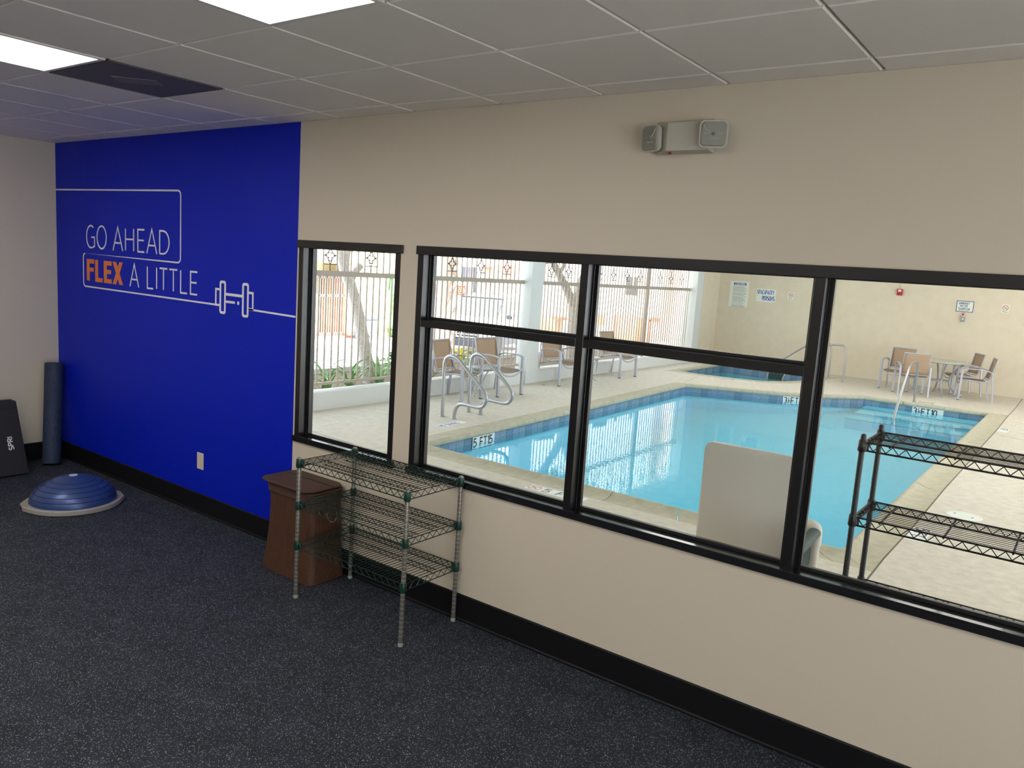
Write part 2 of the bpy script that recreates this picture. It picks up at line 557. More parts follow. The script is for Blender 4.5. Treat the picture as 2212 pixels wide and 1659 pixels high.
def dup(root, loc, rotz, label, group=None, tilt=None):
    r = root.copy(); COL.objects.link(r)
    r.location = loc; r.rotation_euler = (0, 0, rotz)
    r['label'] = label
    if group: r['group'] = group
    for ch in list(root.children):
        c = ch.copy(); COL.objects.link(c); c.parent = r
        for g in list(ch.children):
            d = g.copy(); COL.objects.link(d); d.parent = c
    return r

def arc(cx, cy, rx, ry, a0, a1, n=10):
    return [(cx + rx * math.cos(math.radians(a0 + (a1 - a0) * i / n)), cy + ry * math.sin(math.radians(a0 + (a1 - a0) * i / n))) for i in range(n + 1)]

def smooth_path(pts, it=2):
    P = [Vector(p) for p in pts]
    for _ in range(it):
        Q = [P[0]]
        for a, b in zip(P[:-1], P[1:]):
            Q += [a * .75 + b * .25, a * .25 + b * .75]
        Q.append(P[-1]); P = Q
    return P

# stroke alphabet, unit height, (width, strokes)
G = {
 'A': (.62, [[(0, 0), (.31, 1), (.62, 0)], [(.10, .33), (.52, .33)]]),
 'B': (.52, [[(0, 0), (0, 1)], [(0, 1)] + arc(.27, .76, .23, .24, 90, -90) + [(0, .52)], [(0, .52)] + arc(.29, .26, .23, .26, 90, -90) + [(0, 0)]]),
 'C': (.56, [arc(.32, .5, .32, .5, 50, 310, 16)]),
 'D': (.56, [[(0, 0), (0, 1), (.18, 1)] + arc(.2, .5, .36, .5, 80, -80, 12) + [(.18, 0), (0, 0)]]),
 'E': (.46, [[(.46, 1), (0, 1), (0, 0), (.46, 0)], [(0, .52), (.42, .52)]]),
 'F': (.46, [[(.46, 1), (0, 1), (0, 0)], [(0, .5), (.42, .5)]]),
 'G': (.60, [arc(.33, .5, .33, .5, 55, 270, 16) + [(.45, .02), (.6, .08), (.6, .48), (.36, .48)]]),
 'H': (.56, [[(0, 0), (0, 1)], [(.56, 0), (.56, 1)], [(0, .52), (.56, .52)]]),
 'I': (.0, [[(0, 0), (0, 1)]]),
 'L': (.44, [[(0, 1), (0, 0), (.44, 0)]]),
 'M': (.70, [[(0, 0), (0, 1), (.35, .3), (.7, 1), (.7, 0)]]),
 'N': (.56, [[(0, 0), (0, 1), (.56, 0), (.56, 1)]]),
 'O': (.64, [arc(.32, .5, .32, .5, 90, 450, 22)]),
 'P': (.50, [[(0, 0), (0, 1), (.2, 1)] + arc(.24, .74, .25, .26, 90, -90) + [(0, .48)]]),
 'R': (.54, [[(0, 0), (0, 1), (.2, 1)] + arc(.24, .74, .25, .26, 90, -90) + [(0, .48)], [(.22, .48), (.54, 0)]]),
 'S': (.50, [arc(.25, .75, .24, .25, 40, 250, 9) + arc(.25, .25, .25, .25, 80, -140, 9)]),
 'T': (.54, [[(0, 1), (.54, 1)], [(.27, 1), (.27, 0)]]),
 'U': (.56, [[(0, 1), (0, .3)] + arc(.28, .29, .28, .29, 180, 360) + [(.56, .3), (.56, 1)]]),
 'V': (.60, [[(0, 1), (.3, 0), (.6, 1)]]),
 'W': (.84, [[(0, 1), (.2, 0), (.42, .8), (.64, 0), (.84, 1)]]),
 'X': (.56, [[(0, 0), (.56, 1)], [(0, 1), (.56, 0)]]),
 'Y': (.56, [[(0, 1), (.28, .5), (.56, 1)], [(.28, .5), (.28, 0)]]),
 '-': (.30, [[(0, .48), (.3, .48)]]),
 '0': (.44, [arc(.22, .5, .22, .5, 90, 450, 18)]),
 '1': (.16, [[(0, .84), (.16, 1), (.16, 0)]]),
 '2': (.46, [arc(.23, .72, .23, .28, 170, -30, 9) + [(0, 0), (.46, 0)]]),
 '3': (.46, [arc(.22, .75, .22, .25, 150, -90, 9), arc(.22, .26, .24, .26, 90, -150, 9)]),
 '5': (.46, [[(.42, 1), (.04, 1), (.02, .55)] + arc(.2, .32, .26, .32, 115, -150, 10)]),
}
def text_width(t, gap):
    return sum((.3 if c == ' ' else (.34 if c == '½' else G[c][0])) + gap for c in t) - gap

def write(mb, t, u0, v0, h, F, w, sx=1.0, gap=.2, thick=.002, m=0, slant=0.0):
    """strokes of text t from (u0,v0), height h"""
    u = 0.0
    for c in t:
        if c == ' ':
            u += .3 + gap; continue
        if c == '½':
            for g, dv in (('1', .56), ('2', 0.0)):
                for st in G[g][1]:
                    mb.stroke([(u0 + (u + .05 + x * .44) * h * sx, v0 + (dv + y * .42) * h) for x, y in st], w * .6, F, thick, m=m)
            mb.stroke([(u0 + u * h * sx, v0 + .49 * h), (u0 + (u + .32) * h * sx, v0 + .49 * h)], w * .5, F, thick, m=m)
            u += .34 + gap; continue
        gw, sts = G[c]
        for st in sts:
            closed = c in 'O0'
            mb.stroke([(u0 + (u + x + slant * y) * h * sx, v0 + y * h) for x, y in st], w, F, thick, closed=closed, m=m)
        u += gw + gap
    return u0 + (u - gap) * h * sx

# ================================================================== GYM SHELL
XL, XR, YB, H = -7.6017, 3.6, -7.2, 2.83214
X0, B0, T = -0.78820, 0.19252, 0.6096
WT = 0.15                                    # wall thickness
SB, HT = 0.790, 2.092                        # opening bottom / top
f = MB().box(XL - .15, XR + .15, YB - .15, 0.0, -0.08, 0.0)
struct('floor', f, 'rubber')
w = MB()
w.box(XL - .15, -4.212, 0, WT, 0, H + .3)
w.box(-4.212, XR + .15, 0, WT, 0, SB)
w.box(-4.212, XR + .15, 0, WT, HT, H + .3)
w.box(-3.292, -3.157, 0, WT, SB, HT)
w.box(1.40, XR + .15, 0, WT, SB, HT)
wall_w = struct('wall_window', w, 'wall')
obj('blue_paint_panel', MB().box(XL, -4.226, -.0025, 0, .1567, H), 'blue', wall_w, label='royal blue painted section of the wall')
struct('wall_left', MB().box(XL - .15, XL, YB, 0, 0, H + .3), 'wall')
wr = MB().box(XR, XR + .15, -1.6, 0, 0, H + .3).box(XR, XR + .15, YB, -6.7, 0, H + .3)
wr.box(XR, XR + .15, -6.7, -1.6, 0, .12).box(XR, XR + .15, -6.7, -1.6, 2.5, H + .3)
struct('wall_right', wr, 'wall')
w3 = struct('window_fill', loc=(XR, -3.7, .12))  # unseen glazing, added to let daylight onto the ceiling and left wall
fr3 = MB().box(XR + .02, XR + .10, -6.7, -1.6, .12, .18).box(XR + .02, XR + .10, -6.7, -1.6, 2.44, 2.5)
for k in range(5): fr3.box(XR + .02, XR + .10, -6.7 + 1.2625 * k, -6.65 + 1.2625 * k, .18, 2.44)
obj('frame', fr3, 'frame', w3)
for k in range(4): obj('pane', MB().box(XR + .055, XR + .060, -6.65 + 1.2625 * k, -6.7 + 1.2625 * (k + 1), .18, 2.44), 'glass', w3)
struct('trim_sun_blocker', MB().box(XR + .15, XR + 1.75, -7.0, -.3, 2.66, 2.76), 'white_metal')  # unseen canopy, added to keep direct sun out of the side glazing
struct('wall_rear', MB().box(XL - .15, XR + .15, YB - .15, YB, 0, H + .3), 'wall')
def baseboard(name, axis):
    b = MB()
    prof = [(0, 0), (.012, 0), (.012, .010), (.0075, .016), (.0075, .150), (.004, .1567), (0, .1567)]
    if axis == 'y':
        b.prism(prof, XL, XR, F=lambda u, v, ww: (ww, -u, v))
    else:
        b.prism(prof, YB, 0, F=lambda u, v, ww: (XL + u, ww, v))
    return struct(name, b, 'black_base')
baseboard('baseboard_window', 'y')
baseboard('baseboard_left', 'x')

# ceiling: lay-in tiles on a T grid
ceil = struct('ceiling', MB().box(XL - .15, XR + .15, YB - .15, 0, H + .20, H + .26), 'plenum')
i_min, i_max = -12, 7
j_max = 11
lights = [(-3, 2), (-6, 2), (-9, 2), (3, 2), (0, 7), (-3, 7), (-6, 7), (3, 7)]  # first two are in view; the rest are unseen, added for light
skip = {}
for (i, j) in lights:
    skip[(i, j)] = 1; skip[(i, j + 1)] = 1
skip[(-6, 1)] = 1
tile_cache = {}
def tile_mesh(wx, wy):
    k = (round(wx, 3), round(wy, 3))
    if k not in tile_cache:
        hx, hy = wx / 2, wy / 2; e = .005
        vs = [(-hx, -hy, .012), (hx, -hy, .012), (hx, hy, .012), (-hx, hy, .012),
              (-hx, -hy, .004), (hx, -hy, .004), (hx, hy, .004), (-hx, hy, .004),
              (-hx + e, -hy + e, 0), (hx - e, -hy + e, 0), (hx - e, hy - e, 0), (-hx + e, hy - e, 0)]
        fs = [(0, 1, 2, 3)]
        for a in (0, 4):
            for q in range(4): fs.append((a + q, a + (q + 1) % 4, a + 4 + (q + 1) % 4, a + 4 + q))
        fs.append((11, 10, 9, 8))
        mb = MB(); mb.add(vs, fs)
        o = obj('ceiling_tile', mb, 'tile', ceil)
        tile_cache[k] = o
        return o, True
    return tile_cache[k], False
for i in range(i_min, i_max + 1):
    xa = max(X0 + i * T, XL); xb = min(X0 + (i + 1) * T, XR)
    if xb - xa < .04: continue
    for j in range(-1, j_max + 1):
        yb_ = 0.0 if j == -1 else -B0 - j * T
        ya = max(-B0 - (j + 1) * T, YB)
        if yb_ - ya < .04 or (i, j) in skip: continue
        g = .0055
        o, new = tile_mesh(xb - xa - 2 * g, yb_ - ya - 2 * g)
        loc = ((xa + xb) / 2, (ya + yb_) / 2, H)
        if new: o.location = loc
        else: copy_part(o, ceil, loc)
gr = MB()
for i in range(i_min, i_max + 2):
    x = X0 + i * T
    if XL < x < XR: gr.box(x - .0115, x + .0115, YB, 0, H + .0125, H + .03)
obj('grid_main_tee', gr, 'grid', ceil, kind='stuff')
gr = MB()
for j in range(0, j_max + 1):
    y = -B0 - j * T
    if y > YB: gr.box(XL, XR, y - .0115, y + .0115, H + .0128, H + .03)
obj('grid_cross_tee', gr, 'grid', ceil, kind='stuff')
gr = MB().box(XL, XR, -.012, 0, H + .001, H + .03).box(XL, XL + .012, YB, 0, H + .001, H + .03)
obj('wall_angle', gr, 'grid', ceil)

# troffers and diffuser panel
names = {(-3, 2): 'bright ceiling troffer cut off by the top edge of the photo',
         (-6, 2): 'bright ceiling troffer beside the grey perforated panel, at the left edge',
         (-9, 2): 'added unseen ceiling troffer nearest the left wall, beyond the left edge of the photo',
         (3, 2): 'added unseen ceiling troffer at the right end of the front row', (0, 7): 'added unseen ceiling troffer behind the camera, third of the rear row',
         (-3, 7): 'added unseen ceiling troffer of the rear row, second from the left', (-6, 7): 'added unseen ceiling troffer at the left end of the rear row',
         (3, 7): 'added unseen ceiling troffer at the right end of the rear row'}
for (i, j) in lights:
    x0, x1 = X0 + i * T + .006, X0 + (i + 1) * T - .006
    y1, y0 = -B0 - j * T - .006, -B0 - (j + 2) * T + .006
    t = thing('ceiling_light', names[(i, j)], 'ceiling light', ((x0 + x1) / 2, (y0 + y1) / 2, H), 'recessed ceiling troffers')
    fr = MB()
    q = .022
    fr.box(x0, x1, y0, y0 + q, H - .004, H + .09); fr.box(x0, x1, y1 - q, y1, H - .004, H + .09)
    fr.box(x0, x0 + q, y0 + q, y1 - q, H - .004, H + .09); fr.box(x1 - q, x1, y0 + q, y1 - q, H - .004, H + .09)
    obj('frame', fr, 'white_metal', t)
    obj('diffuser', MB().box(x0 + q, x1 - q, y0 + q, y1 - q, H + .006, H + .03), 'lamp', t)
x0, x1 = X0 - 6 * T + .006, X0 - 5 * T - .006
y1, y0 = -B0 - T - .006, -B0 - 2 * T + .006
t = thing('air_vent', 'dark grey perforated square air panel in the ceiling beside the left troffer', 'air vent', ((x0 + x1) / 2, (y0 + y1) / 2, H))
obj('perforated_face', MB().box(x0 + .004, x1 - .004, y0 + .004, y1 - .004, H - .002, H + .02), 'vent', t)
b = MB(); q = .012
b.box(x0, x1, y0, y0 + q, H - .004, H + .03); b.box(x0, x1, y1 - q, y1, H - .004, H + .03)
b.box(x0, x0 + q, y0 + q, y1 - q, H - .004, H + .03); b.box(x1 - q, x1, y0 + q, y1 - q, H - .004, H + .03)
obj('frame', b, 'vent', t)
cx, cyy = (x0 + x1) / 2, (y0 + y1) / 2
obj('deflector_plate', MB().prism([(cx - .12, cyy - .03), (cx - .03, cyy - .12), (cx + .12, cyy + .03), (cx + .03, cyy + .12)], H - .005, H - .002), 'vent2', t)

# ------------------------------------------------------------------ windows
def window(name, xa, xb, mullions, trans_to, head_x1, sill_x1, right_jamb=True):
    o = struct(name, loc=(xa, 0, SB))
    zs, zh = .810, 2.050            # sill top, head underside
    w_ = .044
    fm = lambda nm, mb, m='frame', **k: obj(nm, mb, m, o, **k)
    # head trim and nosing stand slightly proud of the wall
    hd = MB().box(xa - .004, head_x1, -.014, .0, zh - .003, 2.095)
    hd.box(xa, xb, 0, .115, zh, HT)
    fm('head_trim', hd, bevel=.0015)
    sl = MB().box(xa - .008, sill_x1, -.016, .115, .772, zs)
    fm('sill', sl, 'sill', bevel=.002)
    stops = []
    xs = [(xa, xa + w_, 'j')] + [(m_, m_ + w_, 'm') for m_ in mullions] + [(xb - w_, xb, 'j')]
    for (p, q_, kd) in xs:
        mb = MB()
        mb.box(p, q_, 0.0, .043, zs, zh)
        mb.box(p + (.006 if kd == 'm' or p > xa + .1 else 0), q_ - (.006 if kd == 'm' or p < xa + .1 else 0), .043, .060, zs, zh)
        mb.box(p, q_, .060, .115, zs, zh)
        fm('jamb' if kd == 'j' else 'mullion', mb, bevel=.0012)
    for a, b_ in zip(xs[:-1], xs[1:]):
        l, r = a[1], b_[0]
        ranges = [(zs, zh)]
        if r < trans_to + .02:
            tr = MB().box(l, r, 0.0, .115, 1.640, 1.680)
            fm('transom', tr, bevel=.0015)
            ranges = [(zs, 1.640), (1.680, zh)]
        for (za, zb) in ranges:
            st = MB(); s = .022; e = .016
            st.box(l, l + s, .062, .084, za, zb); st.box(r - s, r, .062, .084, za, zb)
            st.box(l + s, r - s, .062, .084, za, za + e)
            st.box(l + s, r - s, .066, .084, zb - .006, zb)
            fm('glazing_stop', st)
            gk = MB()
            gk.box(l + s, r - s, .060, .0625, za + .001, za + .006)
            fm('gasket', gk, 'gasket')
            fm('pane', MB().box(l + s - .004, r - s + .004, .072, .077, za + e - .004, zb - .003), 'glass')
    return o
window('window_1', -4.212, -3.292, [], -9, -3.272, -3.272)
window('window_2', -3.157, 1.40, [-2.0665, -0.9530, .30], -.93, 1.405, 1.405)

# ------------------------------------------------------------------ lettering on the blue wall
WY = -.0025
FW = lambda u, v, d: (u, WY - d, v)
def LD(mb, name, m, parent): return obj(name, mb, m, parent)
mural = thing('wall_mural', 'white GO AHEAD FLEX A LITTLE lettering with line and dumbbell on the blue wall', 'wall lettering', (-6.2, WY, 1.95))
sw = .0135
def letter(ch, u0, u1, v0, v1, name='letter', m='white_vinyl', w=sw):
    gw, sts = G[ch]
    mb = MB()
    for st in sts:
        sx = (u1 - u0 - (w if gw else 0)) / gw if gw else 1
        pts = [(u0 + w / 2 + x * sx, v0 + w / 2 * (0 if ch in 'AX' else 1) + y * (v1 - v0 - (0 if ch in 'AX' else w))) for x, y in st]
        mb.stroke(pts, w, FW, .0012, closed=(ch == 'O'))
    return obj(name, mb, m, mural)
row1 = [('G', -7.052, -6.900, 1.937, 2.136), ('O', -6.870, -6.700, 1.935, 2.136), ('A', -6.603, -6.433, 1.936, 2.126), ('H', -6.402, -6.262, 1.936, 2.124),
        ('E', -6.211, -6.098, 1.934, 2.121), ('A', -6.076, -5.916, 1.934, 2.122), ('D', -5.888, -5.742, 1.932, 2.119)]
row2 = [('A', -6.335, -6.185, 1.658, 1.838), ('L', -6.069, -5.968, 1.655, 1.837), ('I', -5.932, -5.920, 1.658, 1.835), ('T', -5.888, -5.765, 1.657, 1.834),
        ('T', -5.749, -5.626, 1.656, 1.833), ('L', -5.594, -5.492, 1.652, 1.833), ('E', -5.461, -5.359, 1.652, 1.831)]
for r in row1 + row2: letter(*r)
# bold FLEX
def rects(nm, rs, quads=()):
    mb = MB()
    for (a, b_, c, d) in rs: mb.prism([(a, c), (b_, c), (b_, d), (a, d)], 0, .0012, F=FW)
    for i_, qd in enumerate(quads): mb.prism(qd, 0, .0012 + .0006 * i_, F=FW)
    obj(nm, mb, 'orange_vinyl', mural, label='bold orange letter')
zb, zt = 1.660, 1.847
rects('bold_letter', [(-7.046, -6.996, zb + .003, zt), (-6.996, -6.918, zt - .036, zt), (-6.996, -6.926, 1.742, 1.776)])
rects('bold_letter', [(-6.900, -6.850, zb, zt - .002), (-6.850, -6.777, zb, zb + .036)])
rects('bold_letter', [(-6.752, -6.702, zb, zt - .003), (-6.702, -6.622, zt - .039, zt - .003), (-6.702, -6.622, zb, zb + .036), (-6.702, -6.632, 1.738, 1.772)])
rects('bold_letter', [], [[(-6.606, zb), (-6.549, zb), (-6.439, zt - .003), (-6.496, zt - .003)], [(-6.604, zt - .003), (-6.547, zt - .003), (-6.437, zb), (-6.494, zb)]])
lw = .0125
def rc(p, q, r_, n=6):
    return p, q
line = [(XL, 2.432), (-5.632, 2.4135)] + arc(-5.630, 2.378, .038, .0355, 90, 0, 6) + [(-5.591, 1.922)] + arc(-5.629, 1.918, .038, .036, 0, -90, 6) + \
       [(-7.075, 1.893)] + arc(-7.072, 1.857, .036, .036, 90, 180, 6) + [(-7.106, 1.650)] + arc(-7.070, 1.647, .036, .036, 180, 270, 6) + [(-5.135, 1.606)]
mb = MB().stroke(line, lw, FW, .0012)
obj('frame_line', mb, 'white_vinyl', mural)
obj('frame_line', MB().stroke([(-4.737, 1.6035), (-4.226, 1.597)], lw, FW, .0012), 'white_vinyl', mural)
db = MB(); dw = .019
for (a, b_, c, d) in ((-5.082, -5.006, 1.546, 1.783), (-4.812, -4.736, 1.544, 1.783)):
    pts = []
    r_ = .012
    pts = arc(b_ - r_ - dw / 2, d - r_ - dw / 2, r_, r_, 0, 90, 3) + arc(a + r_ + dw / 2, d - r_ - dw / 2, r_, r_, 90, 180, 3) + arc(a + r_ + dw / 2, c + r_ + dw / 2, r_, r_, 180, 270, 3) + arc(b_ - r_ - dw / 2, c + r_ + dw / 2, r_, r_, 270, 360, 3)
    db.stroke(pts, dw, FW, .0012, closed=True)
db.stroke([(-5.082, 1.719), (-5.128, 1.719), (-5.128, 1.606), (-5.082, 1.606)], .016, FW, .0012)
db.stroke([(-4.736, 1.718), (-4.689, 1.718), (-4.689, 1.606), (-4.736, 1.606)], .016, FW, .0012)
db.stroke([(-5.006, 1.690), (-4.812, 1.689)], .019, FW, .0012)
db.stroke([(-5.006, 1.637), (-4.905, 1.637)], .017, FW, .0012)
for (cx, cz, r_) in ((-4.903, 1.637, .0085), (-4.857, 1.637, .0125)):
    db.prism(arc(cx, cz, r_, r_ * 1.05, 0, 340, 14), 0, .0012, F=FW)
obj('dumbbell_drawing', db, 'white_vinyl', mural)

# ------------------------------------------------------------------ wall outlet cover
t = thing('wall_plate', 'almond rectangular wall plate low on the blue wall', 'wall plate', (-5.302, -.004, .411))
obj('plate', MB().box(-5.344, -5.260, -.0085, -.0025, .347, .475), 'almond', t, bevel=.003)
obj('insert', MB().box(-5.320, -5.284, -.0105, -.0085, .374, .448), 'almond', t, bevel=.001)
obj('screw', MB().lathe([(.003, 0), (.003, .001)], (-5.302, -.0085, .362), 8, R=Matrix.Rotation(PI / 2, 3, 'X')), 'almond', t)

# ------------------------------------------------------------------ emergency light
t = thing('emergency_light', 'white two-headed emergency light on the wall above the window', 'emergency light', (-1.57, 0, 2.62))
bd = MB()
bk = [(-1.700, 2.550), (-1.436, 2.550), (-1.436, 2.690), (-1.700, 2.690)]
ft = [(-1.636, 2.556), (-1.438, 2.556), (-1.438, 2.677), (-1.636, 2.677)]
vs = [(x, 0, z) for x, z in bk] + [(x, -.040, z) for x, z in [(-1.690, 2.552), (-1.437, 2.552), (-1.437, 2.686), (-1.690, 2.686)]] + [(x, -.066, z) for x, z in ft]
fs = [(0, 1, 2, 3), (8, 9, 10, 11)] + [(a + q, a + (q + 1) % 4, a + 4 + (q + 1) % 4, a + 4 + q) for a in (0, 4) for q in range(4)]
bd.add(vs, fs)
obj('case', bd, 'el_body', t, bevel=.002)
obj('indicator', MB().lathe([(.008, -.006), (.006, 0)], (-1.625, -.045, 2.552), 10), 'red', t, label='small red status lamp')
def lamp_head(cx, cy_, cz, yaw, pitch, wd, hg):
    R = (Euler((pitch, 0, yaw)).to_matrix())
    def rr(wd_, hg_, r_):
        return arc(wd_ / 2 - r_, hg_ / 2 - r_, r_, r_, 0, 90, 5) + arc(-wd_ / 2 + r_, hg_ / 2 - r_, r_, r_, 90, 180, 5) + arc(-wd_ / 2 + r_, -hg_ / 2 + r_, r_, r_, 180, 270, 5) + arc(wd_ / 2 - r_, -hg_ / 2 + r_, r_, r_, 270, 360, 5)
    F = lambda u, v, d: tuple(Vector((cx, cy_, cz)) + R @ Vector((u, -d, v)))
    mb = MB()
    prof = [(.72, -.022), (.95, -.018), (1.0, -.004), (1.0, .004)]
    n = len(rr(wd, hg, .022))
    vs = []
    for sc_, d in prof:
        vs += [F(u * sc_, v * sc_, d) for u, v in rr(wd, hg, .022)]
    fs = [tuple(range(n))]
    for k in range(len(prof) - 1):
        fs += [(k * n + q, k * n + (q + 1) % n, (k + 1) * n + (q + 1) % n, (k + 1) * n + q) for q in range(n)]
    fs.append(tuple(range((len(prof) - 1) * n, len(prof) * n)))
    mb.add(vs, fs)
    mb.lathe([(.014, 0), (.014, .03)], F(0, 0, -.035), 10, R=R @ Matrix.Rotation(PI / 2, 3, 'X').inverted())
    h_ = obj('lamp_head', mb, 'el_body', t, smooth=True)
    lm = MB(); r2 = rr(wd - .012, hg - .012, .018); n = len(r2)
    vs = [F(u, v, .004) for u, v in r2] + [F(u * .9, v * .9, .009) for u, v in r2]
    fs = [(q, (q + 1) % n, n + (q + 1) % n, n + q) for q in range(n)] + [tuple(range(n, 2 * n))]
    lm.add(vs, fs)
    for k in range(1, 12):
        v = -hg / 2 + .012 + k * (hg - .024) / 12
        a = F(-wd / 2 + .014, v, .0095); b2 = F(wd / 2 - .014, v, .0095)
        lm.tube([a, b2], .0016, 4)
    obj('lens', lm, 'lens', h_)
    gl = MB()
    sg_ = -1 if yaw > 0 else 1
    gl.tube([F(sg_ * x, y, .0115) for x, y in arc(-wd * .04, hg * .36, wd * .38, hg * .32, -6, -70, 7)], .0024, 5)
    gl.tube([F(-wd * .34, hg * .02, .0112), F(-wd * .12, hg * .02, .0112)], .0011, 4)  # glints on the lens, modelled as thin bright tubes
    gl.tube([F(wd * .10, hg * .02, .0112), F(wd * .36, hg * .02, .0112)], .0011, 4)
    gl.tube([F(-wd * .12, -hg * .16, .0112), F(wd * .22, -hg * .15, .0112)], .0010, 4)
    obj('rim_and_glints', gl, 'chrome', h_)
    bl = MB().lathe([(.004, 0), (.007, .004), (.004, .008)], F(0, 0, .008), 10, R=R @ Matrix.Rotation(PI / 2, 3, 'X'))
    obj('bulb', bl, 'ink_grey', h_)
    return h_
lamp_head(-1.712, -.072, 2.612, math.radians(-16), math.radians(4), .104, .116)
lamp_head(-1.414, -.080, 2.616, math.radians(20), math.radians(4), .118, .112)

# ------------------------------------------------------------------ foam roller in the corner
a = Vector((-7.345, -.190, .006)); b_ = Vector((-7.490, -.092, .898))
ax = (b_ - a).normalized(); q = ax.to_track_quat('Z', 'Y').to_matrix()
rl = MB().lathe([(.004, .0), (.066, .0), (.0745, .006), (.0745, .90), (.066, .907), (.004, .907)], a, 36, R=q)
tag(obj('foam_roller', rl, 'roller', smooth=True), 'long dark blue foam roller standing upright in the corner', 'foam roller')

# ------------------------------------------------------------------ folded black exercise mat
t = thing('exercise_mat', 'folded black exercise mat with white print leaning on the left wall', 'exercise mat', (-7.2, -.8, 0))
dirz = Vector((-.36, 0, .93)).normalized(); nrm = Vector((.93, 0, .36)).normalized()
def FM(o0):
    return lambda u, v, d: tuple(Vector((-7.12, 0, 0)) + nrm * (o0 + d) + Vector((0, u, 0)) + dirz * v)
offs = [(-.030, .655, 0), (-.058, .672, .012), (-.086, .662, .02), (-.112, .640, .03)]
for k, (o0, hh, dy) in enumerate(offs):
    base = MB()
    y0_, y1_ = -1.08, -.462 - dy
    lo = .004 + .36 / .93 * abs(o0) * 1.0
    poly = [(y0_, lo + .006), (y0_ + .006, lo), (y1_ - .006, lo), (y1_, lo + .006), (y1_, hh - .012), (y1_ - .012, hh), (y0_ + .012, hh), (y0_, hh - .012)]
    base.prism(poly, 0, .026, F=FM(o0))
    pn = obj('panel', base, 'mat_black', t, bevel=.004)
    if k == 0:
        bnd = MB().prism([(y0_, .585), (y1_, .585), (y1_, .588), (y0_, .588)], .026, .0275, F=FM(o0))
        obj('seam', bnd, 'gasket', pn)
        pr = MB()
        # lettering runs up the mat
        F2 = lambda u, v, d: FM(o0)(-.545 - v, .232 + u, .0265 + d)
        write(pr, 'SPRI', 0, 0, .036, F2, .0085, sx=1.36, gap=.22, thick=.0015)
        obj('printed_letters', pr, 'white_print', pn, label='white printed letters')

# ------------------------------------------------------------------ balance dome
dc = Vector((-6.105, -.565, 0)); ang = math.atan2(.656, .168)
t = thing('balance_dome', 'blue half-ball balance trainer on a grey pointed base on the floor', 'balance trainer', dc)
def RZ(a_): return Matrix.Rotation(a_, 3, 'Z')
Rb = RZ(ang)
out = arc(0, 0, .333, .322, 26, 154, 16) + [(-.345, .055), (-.345, -.055)] + arc(0, 0, .333, .322, 206, 334, 16) + [(.345, -.055), (.345, .055)]
mb = MB(); n = len(out)
vs = []
for sc_, z in ((.965, 0.0), (1.0, .008), (1.0, .036), (.985, .042)):
    vs += [dc + Rb @ Vector((x * sc_, y * sc_, z)) for x, y in out]
fs = [tuple(reversed(range(n)))] + [(k * n + q, k * n + (q + 1) % n, (k + 1) * n + (q + 1) % n, (k + 1) * n + q) for k in range(3) for q in range(n)] + [tuple(range(3 * n, 4 * n))]
mb.add(vs, fs)
bs = obj('platform', mb, 'dome_base', t)
for sg in (-1, 1):
    hm = MB().obox(dc + Rb @ Vector((sg * .3455, 0, .020)), (.003, .075, .016), Rb)
    obj('handle_recess', hm, 'ink', bs)
prof = []
R0, H0 = .298, .188
for k in range(0, 27):
    a_ = PI / 2 * k / 26
    r_ = R0 * math.cos(a_) ** 1.2 if k < 26 else 0.0
    z = .042 + H0 * math.sin(a_)
    prof.append((max(r_, .0001 if k == 26 else 0), z))
prof = [(R0 - .004, .040)] + prof
dm = MB().lathe(prof, dc, 48)
dome = obj('dome', dm, 'dome', t, smooth=True)
for k in (4, 7, 10, 13, 16):
    a_ = PI / 2 * k / 26
    r_ = R0 * math.cos(a_) ** 1.2; z = .042 + H0 * math.sin(a_)
    ring = [dc + Vector((r_ * math.cos(u), r_ * math.sin(u), z)) for u in [2 * PI * q / 48 for q in range(48)]]
    obj('ridge', MB().tube(ring, .0026, 5, closed=True), 'dome_line', dome, smooth=True)
obj('valve_plug', MB().lathe([(.030, .2275), (.030, .2305), (.022, .232)], dc, 20), 'plug', t)

# ------------------------------------------------------------------ brown hamper bin
t = thing('laundry_bin', 'brown woven hamper bin with a flat lid behind the green wire shelf', 'laundry bin', (-3.89, -.165, 0))
def rrect(x0, x1, y0, y1, r_, n=5):
    return arc(x1 - r_, y1 - r_, r_, r_, 0, 90, n) + arc(x0 + r_, y1 - r_, r_, r_, 90, 180, n) + arc(x0 + r_, y0 + r_, r_, r_, 180, 270, n) + arc(x1 - r_, y0 + r_, r_, r_, 270, 360, n)
lev = [(.004, -4.130, -3.632, -.312, -.020), (.05, -4.128, -3.636, -.310, -.020), (.14, -4.112, -3.648, -.300, -.022), (.30, -4.098, -3.662, -.292, -.024), (.42, -4.094, -3.668, -.290, -.026), (.55, -4.098, -3.668, -.292, -.026)]
mb = MB(); n = None
for z, xa, xb, ya, yb_ in lev:
    pts = rrect(xa, xb, ya, yb_, .05); n = len(pts)
    mb.v += [(x, y, z) for x, y in pts]
for k in range(len(lev) - 1):
    for q in range(n):
        mb.f.append((k * n + q, k * n + (q + 1) % n, (k + 1) * n + (q + 1) % n, (k + 1) * n + q)); mb.m.append(0)
mb.f.append(tuple(reversed(range(n)))); mb.m.append(0)
mb.f.append(tuple((len(lev) - 1) * n + q for q in range(n))); mb.m.append(0)
obj('body', mb, 'bin', t, smooth=True)
mb = MB().prism(rrect(-4.108, -3.658, -.300, -.020, .055), .512, .572)
obj('collar_band', mb, 'bin_lid', t, bevel=.004)
mb = MB().prism(rrect(-4.158, -3.668, -.322, -.016, .075, 7), .578, .590)
lid = obj('lid', mb, 'bin_lid', t, bevel=.004, segs=2)
obj('lid_fold', MB().box(-4.158, -3.668, -.118, -.110, .5895, .5912), 'gasket', lid)
